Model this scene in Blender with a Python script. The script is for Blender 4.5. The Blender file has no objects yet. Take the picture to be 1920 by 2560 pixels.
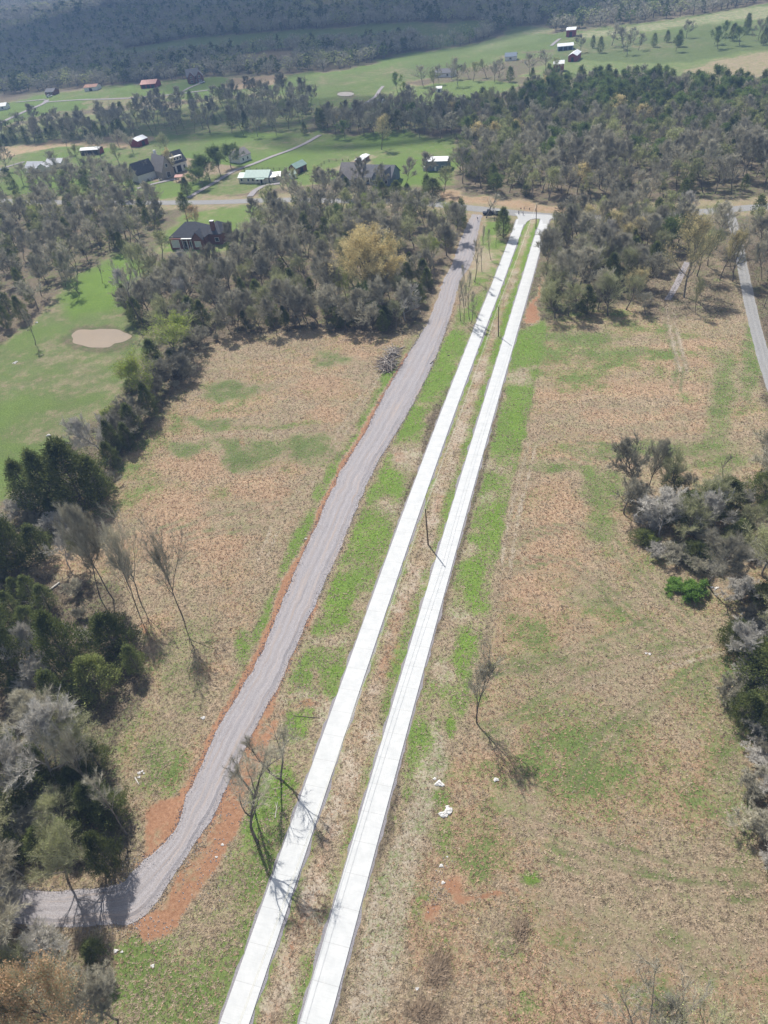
import bpy, math, random
import numpy as np
from mathutils import Vector, Matrix
R_ = math.radians
scene = bpy.context.scene
COL = scene.collection

# ------------------------------------------------------------------ camera
FPX = 1775.0            # focal length in photo pixels (photo is 1920 x 2560)
CAMH = 104.2
PITCH, ROLL = R_(40.38), -0.128
_F = np.array([0, math.cos(PITCH), -math.sin(PITCH)])
_R0 = np.array([1.0, 0, 0]); _U0 = np.cross(_R0, _F)
_R = math.cos(ROLL) * _R0 + math.sin(ROLL) * _U0
_U = -math.sin(ROLL) * _R0 + math.cos(ROLL) * _U0
cam_d = bpy.data.cameras.new("camera")
cam = bpy.data.objects.new("camera", cam_d); COL.objects.link(cam)
cam.matrix_world = Matrix(((_R[0], _U[0], -_F[0], 0), (_R[1], _U[1], -_F[1], 0), (_R[2], _U[2], -_F[2], CAMH), (0, 0, 0, 1)))
cam_d.sensor_fit = 'VERTICAL'; cam_d.sensor_height = 32.0
cam_d.lens = 32.0 * FPX / 2560.0
cam_d.clip_start = 0.5; cam_d.clip_end = 20000
scene.camera = cam

# ------------------------------------------------------------------ sky, sun, exposure
SUN_EL = R_(52.0); SUN_AZ = R_(-19.0)       # azimuth from +Y towards +X
w = bpy.data.worlds.new("World"); scene.world = w; w.use_nodes = True
wn = w.node_tree; bg = wn.nodes["Background"]
sky = wn.nodes.new("ShaderNodeTexSky"); sky.sky_type = 'NISHITA'; sky.sun_disc = False
sky.sun_elevation = SUN_EL; sky.sun_rotation = SUN_AZ; sky.altitude = 200; sky.dust_density = 1.6
hs = wn.nodes.new('ShaderNodeHueSaturation'); hs.inputs['Saturation'].default_value = .55      # bright broken cloud whitens the sky light
wn.links.new(sky.outputs[0], hs.inputs['Color']); wn.links.new(hs.outputs[0], bg.inputs[0]); bg.inputs[1].default_value = 0.12
sd = bpy.data.lights.new("sun", 'SUN'); sd.energy = 4.9; sd.angle = R_(0.53); sd.color = (1.0, 0.955, 0.89)
so = bpy.data.objects.new("sun", sd); COL.objects.link(so)
_s = Vector((math.sin(SUN_AZ) * math.cos(SUN_EL), math.cos(SUN_AZ) * math.cos(SUN_EL), math.sin(SUN_EL)))
so.rotation_euler = _s.to_track_quat('Z', 'Y').to_euler(); so.location = (0, 0, 300)
scene.view_settings.view_transform = 'Standard'; scene.view_settings.look = 'None'
scene.view_settings.exposure = 0.26; scene.view_settings.gamma = 1
cy = scene.cycles
cy.max_bounces = 4; cy.diffuse_bounces = 2; cy.glossy_bounces = 1; cy.transmission_bounces = 2
cy.transparent_max_bounces = 4; cy.volume_bounces = 0; cy.use_denoising = True; cy.denoiser = 'OPENIMAGEDENOISE'; cy.denoising_input_passes = 'RGB_ALBEDO_NORMAL'
cy.use_adaptive_sampling = True; cy.adaptive_threshold = 0.02

# ------------------------------------------------------------------ numbers
def vnoise(x, y, seed=0):
    xi = np.floor(x).astype(np.int64); yi = np.floor(y).astype(np.int64)
    xf = x - xi; yf = y - yi
    u = xf * xf * (3 - 2 * xf); v = yf * yf * (3 - 2 * yf)
    def h(a, b):
        n = (a * 374761393 + b * 668265263 + seed * 974711) & 0xffffffff
        n = ((n ^ (n >> 13)) * 1274126177) & 0xffffffff
        n = n ^ (n >> 16)
        return (n & 0xffff) / 65535.0
    return (h(xi, yi) * (1 - u) + h(xi + 1, yi) * u) * (1 - v) + (h(xi, yi + 1) * (1 - u) + h(xi + 1, yi + 1) * u) * v
def fbm(x, y, sc, seed=0, oct=4):
    s = 0; a = .5; t = 0
    for i in range(oct):
        s = s + a * vnoise(x / sc + i * 17.3, y / sc - i * 9.1, seed + i); t += a; a *= .55; sc *= .47
    return s / t
def sstep(a, b, x):
    t = np.clip((x - a) / (b - a), 0, 1); return t * t * (3 - 2 * t)
def H(x, y):
    d = np.hypot(x, y)
    k = sstep(430, 950, d)
    h = k * (7.0 * np.sin(x / 140 + 1.3) * np.cos(y / 170) + 3.0 * np.sin((x + y) / 80.0))
    return h + sstep(1500, 3800, d) * 45 * (0.6 + 0.5 * np.sin(x / 520 + 2) * np.cos(y / 800))
def ray(px, py):
    return (px - 960) / FPX * _R - (py - 1280) / FPX * _U + _F
def S(px, py):            # photo pixel -> point on the ground
    d = ray(px, py); z = 0.0
    if d[2] > -.01: d[2] = -.01
    for _ in range(12):
        t = (z - CAMH) / d[2]; x, y = d[0] * t, d[1] * t; z = z * .4 + .6 * float(H(x, y))
    return np.array([x, y])
K = 1920 / 1659.0
def D(px, py): return S(px * K, py * K)
def DP(l): return np.array([D(*p) for p in l])
def SP(l): return np.array([S(*p) for p in l])
def proj(X):
    q = np.asarray(X, float) - [0, 0, CAMH]; z = q @ _F
    return np.array([960 + FPX * (q @ _R) / z, 1280 - FPX * (q @ _U) / z])
def height_for(b, tx, ty):
    z0 = float(H(*b)); hs = np.linspace(.3, 45, 220)
    P = np.stack([np.full_like(hs, b[0]), np.full_like(hs, b[1]), z0 + hs], 1) - [0, 0, CAMH]
    z = P @ _F; px = 960 + FPX * (P @ _R) / z; py = 1280 - FPX * (P @ _U) / z
    return float(hs[np.argmin((py - ty) ** 2 + .1 * (px - tx) ** 2)])
def inside(P, poly):
    x, y = P[:, 0], P[:, 1]; r = np.zeros(len(P), bool); n = len(poly)
    for i in range(n):
        x0, y0 = poly[i]; x1, y1 = poly[(i + 1) % n]
        c = (y0 > y) != (y1 > y)
        with np.errstate(divide='ignore', invalid='ignore'):
            r ^= c & (x < (x1 - x0) * (y - y0) / (y1 - y0 + 1e-12) + x0)
    return r
def segdist(P, line, closed=False):
    d = np.full(len(P), 1e9); n = len(line)
    for i in range(n if closed else n - 1):
        a = line[i]; b = line[(i + 1) % n]; ab = b - a
        t = np.clip(((P - a) @ ab) / max(ab @ ab, 1e-9), 0, 1)
        d = np.minimum(d, np.hypot(*(P - a - t[:, None] * ab).T))
    return d
def polymask(P, poly, soft):
    lo = poly.min(0) - soft; hi = poly.max(0) + soft
    m = np.zeros(len(P)); k = (P[:, 0] > lo[0]) & (P[:, 1] > lo[1]) & (P[:, 0] < hi[0]) & (P[:, 1] < hi[1])
    if not k.any(): return m
    Q = P[k]; s = segdist(Q, poly, True); s[~inside(Q, poly)] *= -1
    m[k] = sstep(-soft, soft, s); return m

# ------------------------------------------------------------------ materials
def mat(name, rough=.9, spec=.2):
    m = bpy.data.materials.new(name); m.use_nodes = True
    b = m.node_tree.nodes["Principled BSDF"]; b.inputs["Roughness"].default_value = rough
    b.inputs["Specular IOR Level"].default_value = spec
    return m, m.node_tree, b
def N(t, kind, **kw):
    n = t.nodes.new(kind)
    for k, v in kw.items(): setattr(n, k, v)
    return n
def noise(t, scale, detail=3, src=None, rough=.6):
    n = N(t, "ShaderNodeTexNoise"); n.inputs["Scale"].default_value = scale; n.inputs["Detail"].default_value = detail
    n.inputs["Roughness"].default_value = rough
    if src is not None: t.links.new(src, n.inputs["Vector"])
    return n.outputs["Fac"]
def math_(t, op, a, b=None, clamp=False):
    n = N(t, "ShaderNodeMath", operation=op, use_clamp=clamp)
    for i, v in enumerate((a, b)):
        if v is None: continue
        if isinstance(v, (int, float)): n.inputs[i].default_value = v
        else: t.links.new(v, n.inputs[i])
    return n.outputs[0]
def ramp(t, fac, a, b):
    n = N(t, "ShaderNodeMapRange", interpolation_type='SMOOTHSTEP'); t.links.new(fac, n.inputs[0])
    n.inputs[1].default_value = a; n.inputs[2].default_value = b; return n.outputs[0]
def mixc(t, fac, a, b, blend='MIX'):
    n = N(t, "ShaderNodeMix", data_type='RGBA', blend_type=blend)
    for i, v in ((0, fac), (6, a), (7, b)):
        if isinstance(v, (int, float)): n.inputs[i].default_value = v
        elif isinstance(v, tuple): n.inputs[i].default_value = v + (1,)
        else: t.links.new(v, n.inputs[i])
    return n.outputs[2]
def scaled(t, colr, val):
    n = N(t, "ShaderNodeVectorMath", operation='SCALE')
    if isinstance(colr, tuple): n.inputs[0].default_value = colr
    else: t.links.new(colr, n.inputs[0])
    if isinstance(val, (int, float)): n.inputs[3].default_value = val
    else: t.links.new(val, n.inputs[3])
    return n.outputs[0]
def pos(t): return N(t, "ShaderNodeNewGeometry").outputs["Position"]
def simple(name, c, var=.25, sc=3.0, rough=.85, spec=.2, c2=None, rnd=0.0, obj=True, metal=0):
    m, t, b = mat(name, rough, spec)
    src = N(t, "ShaderNodeTexCoord").outputs["Object"] if obj else pos(t)
    f = noise(t, sc, 4, src)
    lo = tuple(v * (1 - var) for v in c); hi = tuple(v * (1 + var) for v in (c2 or c))
    o = mixc(t, ramp(t, f, .3, .7), lo, hi)
    if rnd:
        r = N(t, "ShaderNodeObjectInfo").outputs["Random"]
        o = scaled(t, o, math_(t, 'MULTIPLY_ADD', r, 2 * rnd)); t.nodes[-1]
        n = [q for q in t.nodes if q.bl_idname == "ShaderNodeMath" and q.operation == 'MULTIPLY_ADD'][-1]
        n.inputs[2].default_value = 1 - rnd
    t.links.new(o, b.inputs["Base Color"]); b.inputs["Metallic"].default_value = metal
    return m
def leafmat(name, c, c2, sc=.7, rnd=.2):
    m = simple(name, c, .25, sc, .75, .15, c2, rnd, True)
    t = m.node_tree; b = t.nodes["Principled BSDF"]
    tr = N(t, "ShaderNodeBsdfTranslucent"); t.links.new(b.inputs["Base Color"].links[0].from_socket, tr.inputs[0])
    mx = N(t, "ShaderNodeMixShader"); mx.inputs[0].default_value = .35
    t.links.new(b.outputs[0], mx.inputs[1]); t.links.new(tr.outputs[0], mx.inputs[2])
    t.links.new(mx.outputs[0], t.nodes["Material Output"].inputs[0]); return m
M = {}
M['bark'] = simple('bark', (.17, .148, .125), .35, 1.2, rnd=.25)
M['bark_pale'] = simple('bark_pale', (.36, .33, .30), .25, 1.2, rnd=.1)
M['twig'] = simple('twig', (.41, .385, .295), .2, .35, rnd=.3, c2=(.49, .455, .35))
M['twig_pale'] = simple('twig_pale', (.58, .55, .49), .15, .35, rnd=.1)
M['twig_olive'] = simple('twig_olive', (.43, .42, .26), .2, .35, rnd=.2)
M['cedar'] = leafmat('cedar_foliage', (.095, .125, .04), (.19, .215, .075), .9, .25)
M['cedar_lime'] = leafmat('cedar_foliage_yellowish', (.16, .19, .055), (.27, .30, .10), .9, .1)
M['leaf_lime'] = leafmat('leaves_yellow_green', (.24, .32, .055), (.36, .42, .09), .5, .15)
M['leaf_pale'] = leafmat('leaves_pale_green', (.33, .36, .15), (.44, .46, .21), .5, .2)
M['leaf_gold'] = leafmat('leaves_golden', (.64, .52, .25), (.76, .64, .34), .35, .12)
M['leaf_peach'] = leafmat('leaves_peach', (.46, .30, .17), (.58, .40, .24), .35, .1)
M['leaf_green'] = leafmat('leaves_fresh_green', (.11, .21, .035), (.18, .31, .06), .6, .15)
M['leaf_mid'] = leafmat('leaves_mid_green', (.12, .18, .055), (.19, .25, .075), .5, .25)

def groundmat():
    m, t, b = mat('ground_cover', .95, .1)
    P = pos(t)
    A = N(t, "ShaderNodeAttribute", attribute_name='Cover'); B = N(t, "ShaderNodeAttribute", attribute_name='Tone')
    sa = N(t, "ShaderNodeSeparateColor"); t.links.new(A.outputs["Color"], sa.inputs[0])
    sb = N(t, "ShaderNodeSeparateColor"); t.links.new(B.outputs["Color"], sb.inputs[0])
    green, orange, dirt = sa.outputs; litter = A.outputs["Alpha"]; lush, val, pale = sb.outputs
    n1 = noise(t, .9, 5, P, .75); n2 = noise(t, 3.1, 4, P, .8); n3 = noise(t, .16, 4, P, .65)
    n4 = noise(t, 1.7, 6, P, .85)
    mp = N(t, "ShaderNodeMapping"); mp.inputs["Scale"].default_value = (1, 1, 1); mp.inputs["Location"].default_value = (31, 7, 3)
    t.links.new(P, mp.inputs[0]); n5 = noise(t, 2.2, 5, mp.outputs[0], .8); n6 = noise(t, .5, 4, mp.outputs[0], .7); n7 = noise(t, .27, 3, mp.outputs[0], .75)
    def thr(wt, nz, amp, soft=.12):
        s = math_(t, 'ADD', wt, math_(t, 'MULTIPLY', math_(t, 'SUBTRACT', nz, .5), amp * 1.35))
        s = math_(t, 'ADD', s, math_(t, 'MULTIPLY', math_(t, 'SUBTRACT', n7, .5), amp * .9))
        return ramp(t, s, .5 - soft * 1.7, .5 + soft * 1.7)
    nm = math_(t, 'ADD', math_(t, 'MULTIPLY', n2, .5), math_(t, 'MULTIPLY', n4, .5))
    tan = mixc(t, ramp(t, nm, .40, .60), (.18, .135, .09), (.46, .355, .245))
    tan = mixc(t, math_(t, 'MULTIPLY', ramp(t, n6, .4, .65), .6), tan, (.25, .245, .13))
    org = mixc(t, ramp(t, n5, .35, .65), (.29, .195, .12), (.47, .335, .225))
    g1 = mixc(t, ramp(t, nm, .40, .62), (.085, .115, .045), (.20, .235, .095))
    g2 = mixc(t, ramp(t, nm, .40, .62), (.095, .165, .028), (.20, .29, .06))
    grn = mixc(t, lush, g1, g2)
    dr = mixc(t, ramp(t, n4, .35, .7), (.25, .13, .075), (.40, .23, .14))
    lt = mixc(t, ramp(t, n5, .35, .65), (.085, .068, .05), (.22, .175, .125))
    pl = mixc(t, ramp(t, n2, .35, .65), (.30, .25, .19), (.48, .415, .33))
    c = mixc(t, thr(orange, n1, .95), tan, org)
    c = mixc(t, thr(litter, n1, .5, .2), c, lt)
    c = mixc(t, thr(pale, n1, .7), c, pl)
    c = mixc(t, thr(green, n4, 1.3, .16), c, grn)
    c = mixc(t, thr(dirt, n1, .75), c, dr)
    sp = math_(t, 'MULTIPLY', ramp(t, n5, .62, .74), .55)
    c = mixc(t, sp, c, scaled(t, c, .45))
    v = math_(t, 'MULTIPLY', math_(t, 'ADD', .78, math_(t, 'MULTIPLY', n3, .44)), math_(t, 'ADD', .5, val))
    c = scaled(t, c, v)
    t.links.new(c, b.inputs["Base Color"])
    bp = N(t, "ShaderNodeBump"); bp.inputs["Strength"].default_value = .55; bp.inputs["Distance"].default_value = .35
    t.links.new(n4, bp.inputs["Height"]); t.links.new(bp.outputs[0], b.inputs["Normal"])
    return m
M['ground'] = groundmat()

def gravelmat(name, a, b_, tint, sc=6.0):
    m, t, b = mat(name, .95, .1); P = pos(t)
    c = mixc(t, ramp(t, noise(t, sc, 5, P, .8), .35, .66), a, b_)
    uv = N(t, "ShaderNodeUVMap").outputs[0]; mpg = N(t, "ShaderNodeMapping"); mpg.inputs['Scale'].default_value = (1.6, .06, 1); t.links.new(uv, mpg.inputs[0])
    c = mixc(t, ramp(t, noise(t, 1.0, 5, mpg.outputs[0], .7), .48, .70), c, tint)
    c = mixc(t, math_(t, 'MULTIPLY', ramp(t, noise(t, 1.9, 4, mpg.outputs[0], .7), .5, .66), .5), c, scaled(t, c, .74))
    s = N(t, "ShaderNodeSeparateXYZ"); t.links.new(uv, s.inputs[0])
    wv = math_(t, 'SINE', math_(t, 'ADD', math_(t, 'MULTIPLY', s.outputs[0], 4.4), math_(t, 'MULTIPLY', noise(t, .12, 2, P), 2.0)))
    c = mixc(t, math_(t, 'MULTIPLY', ramp(t, noise(t, .09, 5, P, .75), .5, .75), .3), c, scaled(t, c, .78))
    c = scaled(t, c, math_(t, 'ADD', 1.0, math_(t, 'MULTIPLY', wv, math_(t, 'MULTIPLY', noise(t, .2, 3, P), .10))))
    t.links.new(c, b.inputs["Base Color"])
    bp = N(t, "ShaderNodeBump"); bp.inputs["Strength"].default_value = .6; bp.inputs["Distance"].default_value = .1
    t.links.new(noise(t, sc, 4, P, .8), bp.inputs["Height"]); t.links.new(bp.outputs[0], b.inputs["Normal"]); return m
M['gravel'] = gravelmat('gravel', (.225, .21, .215), (.42, .395, .40), (.36, .30, .265), 7.0)
M['shoulder'] = gravelmat('gravel_shoulder', (.14, .13, .14), (.36, .345, .36), (.27, .25, .24), 9)
M['asphalt'] = gravelmat('worn_asphalt', (.235, .23, .225), (.33, .325, .315), (.29, .28, .265), 2.0)
M['dirt'] = simple('red_clay', (.36, .145, .07), .25, 1.3, .95, .1, (.45, .22, .12), obj=False)
def concretemat():
    m, t, b = mat('concrete', .75, .25); P = pos(t)
    uv = N(t, "ShaderNodeUVMap").outputs[0]; s = N(t, "ShaderNodeSeparateXYZ"); t.links.new(uv, s.inputs[0])
    fr = math_(t, 'FRACT', math_(t, 'DIVIDE', s.outputs[1], 4.6))
    j = math_(t, 'LESS_THAN', fr, .018)
    c = mixc(t, ramp(t, noise(t, .5, 5, P, .7), .3, .7), (.50, .51, .505), (.575, .58, .57))
    br = math_(t, 'MULTIPLY', noise(t, 1, 2, uv), 1)
    mp = N(t, "ShaderNodeMapping"); mp.inputs["Scale"].default_value = (.3, 3.0, 1); t.links.new(uv, mp.inputs[0])
    c = mixc(t, math_(t, 'MULTIPLY', ramp(t, noise(t, 1.5, 4, mp.outputs[0], .7), .45, .8), .5), c, (.42, .425, .415))
    c = mixc(t, math_(t, 'MULTIPLY', j, .55), c, (.34, .34, .33))
    t.links.new(c, b.inputs["Base Color"]); return m
M['concrete'] = concretemat()
M['water'] = simple('muddy_water', (.235, .17, .10), .06, .15, .3, .5, obj=False)
M['water2'] = simple('pale_pond_water', (.27, .22, .17), .08, .1, .3, .5, obj=False)
M['rock'] = simple('limestone', (.62, .60, .57), .2, 3, .85)
M['pole'] = simple('weathered_pole', (.115, .085, .06), .3, 4)
M['wire'] = simple('wire', (.62, .60, .48), .1, 1, .5, .5)
M['log'] = simple('dead_wood', (.36, .32, .28), .3, 3, rnd=.2)
M['dead_straw'] = simple('dead_straw', (.30, .225, .155), .3, 2)
M['log_dark'] = simple('dark_dead_wood', (.16, .13, .11), .3, 3)
M['white'] = simple('white_siding', (.74, .73, .69), .06, 1.0)
M['cream'] = simple('cream_siding', (.66, .62, .50), .06, 1.0)
M['metal_white'] = simple('white_metal_roof', (.78, .79, .80), .08, .8, .45, .5)
M['metal_grey'] = simple('grey_metal_roof', (.44, .45, .47), .12, .8, .5, .5)
M['metal_green'] = simple('green_metal_roof', (.30, .43, .37), .1, .8, .5, .5)
M['metal_red'] = simple('faded_red_roof', (.50, .24, .19), .15, .8, .6)
M['rust'] = simple('rust_roof', (.36, .20, .14), .3, .9, .8)
M['red'] = simple('red_barn_boards', (.26, .045, .045), .2, 1.5)
M['slate'] = simple('dark_shingles', (.070, .072, .082), .25, 2.0)
M['shingle'] = simple('grey_brown_shingles', (.24, .22, .21), .2, 2.0)
M['shingle2'] = simple('mid_grey_shingles', (.17, .17, .18), .2, 2.0)
M['brick'] = simple('brick', (.20, .095, .075), .25, 4.0)
M['stone'] = simple('stone_cladding', (.36, .32, .27), .3, 3.0)
M['bluegrey'] = simple('blue_grey_siding', (.20, .24, .29), .1, 1.0)
M['glass'] = simple('window_glass', (.035, .042, .05), .1, 1, .12, .6)
M['glasslit'] = simple('curtained_window', (.50, .56, .55), .1, 1, .3, .5)
M['trim'] = simple('white_trim', (.78, .78, .76), .04, 1)
M['dark'] = simple('dark_opening', (.03, .028, .028), .1, 1)
M['timber'] = simple('fence_timber', (.17, .14, .11), .25, 4)
M['carblack'] = simple('black_car_paint', (.018, .022, .032), .1, 1, .25, .6)
M['cargrey'] = simple('grey_green_car_paint', (.33, .36, .33), .1, 1, .3, .6)
M['carwhite'] = simple('white_car_paint', (.75, .75, .75), .05, 1, .3, .6)
M['tyre'] = simple('rubber', (.025, .025, .025), .1, 5)
M['skin'] = simple('skin', (.42, .27, .20), .05, 5)
M['shirt_dark'] = simple('dark_cloth', (.06, .06, .09), .1, 5)
M['shirt_white'] = simple('white_cloth', (.72, .72, .72), .05, 5)
M['jeans'] = simple('denim', (.05, .06, .10), .1, 5)
M['hair'] = simple('hair', (.05, .035, .025), .1, 9)

# ------------------------------------------------------------------ mesh helpers
def mesh_np(name, V, F, mats, fm=None, smooth=False, uv=None):
    """V (n,3); F list of (m,k) int arrays; fm list of material indices per array"""
    me = bpy.data.meshes.new(name); V = np.ascontiguousarray(V, np.float32)
    me.vertices.add(len(V)); me.vertices.foreach_set('co', V.ravel())
    F = [np.asarray(f, np.int32) for f in F if len(f)]
    if fm is None: fm = [0] * len(F)
    tot = sum(f.size for f in F); nf = sum(len(f) for f in F)
    me.loops.add(tot); me.loops.foreach_set('vertex_index', np.concatenate([f.ravel() for f in F]))
    me.polygons.add(nf)
    ls = np.concatenate([np.full(len(f), f.shape[1], np.int32) for f in F])
    me.polygons.foreach_set('loop_start', np.concatenate([[0], np.cumsum(ls)[:-1]]).astype(np.int32))
    me.polygons.foreach_set('material_index', np.concatenate([np.full(len(f), m, np.int32) for f, m in zip(F, fm)]))
    me.polygons.foreach_set('use_smooth', np.full(nf, bool(smooth)))
    for m in mats: me.materials.append(m)
    if uv is not None:
        l = me.uv_layers.new(name='UVMap'); idx = np.concatenate([f.ravel() for f in F])
        l.data.foreach_set('uv', np.ascontiguousarray(uv[idx], np.float32).ravel())
    me.update(calc_edges=True); return me
def link(name, me, parent=None, loc=None, rz=0, label=None, cat=None, group=None, kind=None):
    o = bpy.data.objects.new(name, me); COL.objects.link(o)
    if parent is not None: o.parent = parent
    if loc is not None: o.location = loc
    if rz: o.rotation_euler[2] = rz
    if label: o['label'] = label
    if cat: o['category'] = cat
    if group: o['group'] = group
    if kind: o['kind'] = kind
    return o
class MB:
    def __init__(s): s.v = []; s.f = {}; s.n = 0
    def add(s, V, F, m=0):
        V = np.asarray(V, float); s.v.append(V)
        for f in F: s.f.setdefault((len(f), m), []).append([i + s.n for i in f])
        s.n += len(V)
    def box(s, x0, x1, y0, y1, z0, z1, m=0):
        s.add([(x0, y0, z0), (x1, y0, z0), (x1, y1, z0), (x0, y1, z0), (x0, y0, z1), (x1, y0, z1), (x1, y1, z1), (x0, y1, z1)],
              [(0, 3, 2, 1), (4, 5, 6, 7), (0, 1, 5, 4), (1, 2, 6, 5), (2, 3, 7, 6), (3, 0, 4, 7)], m)
    def rod(s, a, b, r0, r1, n=6, m=0, cap=True):
        a = np.asarray(a, float); b = np.asarray(b, float); d = b - a; L = np.linalg.norm(d) + 1e-9; d /= L
        u = np.cross(d, [0, 0, 1.0] if abs(d[2]) < .9 else [1.0, 0, 0]); u /= np.linalg.norm(u); v = np.cross(d, u)
        an = np.arange(n) * 2 * math.pi / n; c = np.cos(an)[:, None] * u + np.sin(an)[:, None] * v
        F = [(i, (i + 1) % n, n + (i + 1) % n, n + i) for i in range(n)]
        if cap: F += [tuple(range(n))[::-1], tuple(range(n, 2 * n))]
        s.add(np.vstack([a + c * r0, b + c * r1]), F, m)
    def prism(s, pts, z0, z1, m=0):
        n = len(pts); V = [(p[0], p[1], z0) for p in pts] + [(p[0], p[1], z1) for p in pts]
        s.add(V, [tuple(range(n))[::-1], tuple(range(n, 2 * n))] + [(i, (i + 1) % n, n + (i + 1) % n, n + i) for i in range(n)], m)
    def mesh(s, name, mats, smooth=False):
        ks = list(s.f); return mesh_np(name, np.vstack(s.v), [s.f[k] for k in ks], mats, [k[1] for k in ks], smooth)

# ------------------------------------------------------------------ ground sheet
LANE_L = SP([(586.5, 2560), (848, 1800), (1022, 1300), (1191.5, 842), (1247, 700), (1284, 600), (1303, 548)])
LANE_R = SP([(786, 2560), (998, 1800), (1140.5, 1300), (1275, 842), (1317, 700), (1346, 600), (1363, 548)])
def extend(L, n): 
    d = L[0] - L[1]; d /= np.linalg.norm(d); return np.vstack([L[0] + d * n, L])
LANE_L = extend(LANE_L, 60); LANE_R = extend(LANE_R, 60)
GRAV = [(-120, 2205, 2309), (0, 2205, 2309), (100, 2224, 2313), (190, 2228, 2317), (270, 2218, 2305)]
GR_PAIRS = [((-160, 2190), (-160, 2300)), ((0, 2200), (0, 2309)), ((100, 2226), (100, 2314)), ((190, 2226), (190, 2318)), ((268, 2218), (270, 2313)),
    ((312, 2200), (330, 2310)), ((332, 2180), (386, 2263)), ((345, 2170), (417, 2217)), ((362, 2150), (447, 2170)), ((388, 2128), (470, 2138)), ((424, 2095), (494, 2100)),
    ((444, 2060), (525, 2058)), ((463, 2000), (552, 2000)), ((498, 1925), (586, 1930)), ((530, 1850), (620, 1852)), ((566, 1783), (655, 1785)), ((606, 1715), (697, 1715)), ((647, 1646), (727, 1646)), ((676, 1578), (757, 1578)), ((704, 1510), (788, 1510)), ((734, 1440), (820, 1440)), ((764, 1373), (851, 1373)), ((795, 1304), (879, 1304)), ((826, 1236), (906, 1236)), ((858, 1168), (938, 1168)), ((903, 1100), (980, 1100)), ((953, 1000), (1038, 1000)), ((1018, 890), (1090, 890)),
    ((1046, 845), (1106, 850)), ((1072, 800), (1123, 800)), ((1088, 760), (1135, 760)), ((1108, 705), (1152, 700)), ((1130, 660), (1178, 660)), ((1150, 605), (1192, 600)), ((1167, 562), (1200, 560)), ((1180, 536), (1206, 538))]
GE_L = SP([p[0] for p in GR_PAIRS]); GE_R = SP([p[1] for p in GR_PAIRS]); GRAV_C = (GE_L + GE_R) / 2
MAIN = SP([(-160, 496), (0, 502), (150, 506), (350, 507), (560, 505), (700, 500), (830, 502), (960, 503), (1040, 506), (1110, 513), (1180, 521), (1290, 533), (1390, 542), (1480, 545), (1575, 543), (1640, 540), (1720, 534), (1800, 526), (1920, 516), (2060, 504)])
RDRIVE = SP([(1822, 527), (1836, 570), (1846, 610), (1854, 657), (1867, 720), (1881, 787), (1897, 850), (1915, 915), (1940, 988), (1985, 1090), (2040, 1190)])
DRIVES = {'valley lane': (SP([(470, 495), (500, 478), (545, 452), (590, 426), (632, 411), (680, 392), (730, 374), (765, 358), (800, 338)]), 3.0),
          'building site drive': (SP([(343, 472), (390, 459), (440, 448)]), 2.8), 'farmhouse drive': (SP([(625, 492), (640, 476), (665, 464), (700, 459)]), 3.2),
          'left farm drive': (SP([(-60, 445), (0, 424), (30, 414), (62, 405)]), 2.6),
          'far road': (SP([(-80, 345), (0, 308), (60, 280), (112, 257), (118, 250)]), 4.5), 'far lane': (SP([(112, 256), (200, 250), (300, 247), (400, 240), (520, 226)]), 3.2), 'far spur': (SP([(40, 256), (80, 252), (115, 249)]), 3),
          'ridge drive': (SP([(868, 280), (900, 265), (935, 245), (950, 225), (958, 216)]), 2.6), 'brick house drive': (SP([(455, 230), (480, 217), (510, 206)]), 2.6),
          'wood track': (SP([(1669, 750), (1690, 715), (1706, 680), (1718, 655)]), 2.0), 'barn drive': (SP([(1378, 115), (1392, 103), (1400, 97)]), 3)}
def resample(L, step):
    s = np.concatenate([[0], np.cumsum(np.hypot(*np.diff(L, axis=0).T))])
    # smooth (Catmull-Rom) then resample
    n = max(2, int(s[-1] / step)); q = np.linspace(0, s[-1], n)
    P = []
    for c in range(2):
        m = np.gradient(L[:, c], s); i = np.clip(np.searchsorted(s, q, 'right') - 1, 0, len(s) - 2)
        h = s[i + 1] - s[i]; t = (q - s[i]) / h
        P.append((2 * t**3 - 3 * t**2 + 1) * L[i, c] + (t**3 - 2 * t**2 + t) * h * m[i] + (-2 * t**3 + 3 * t**2) * L[i + 1, c] + (t**3 - t**2) * h * m[i + 1])
    return np.stack(P, 1), q
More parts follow.
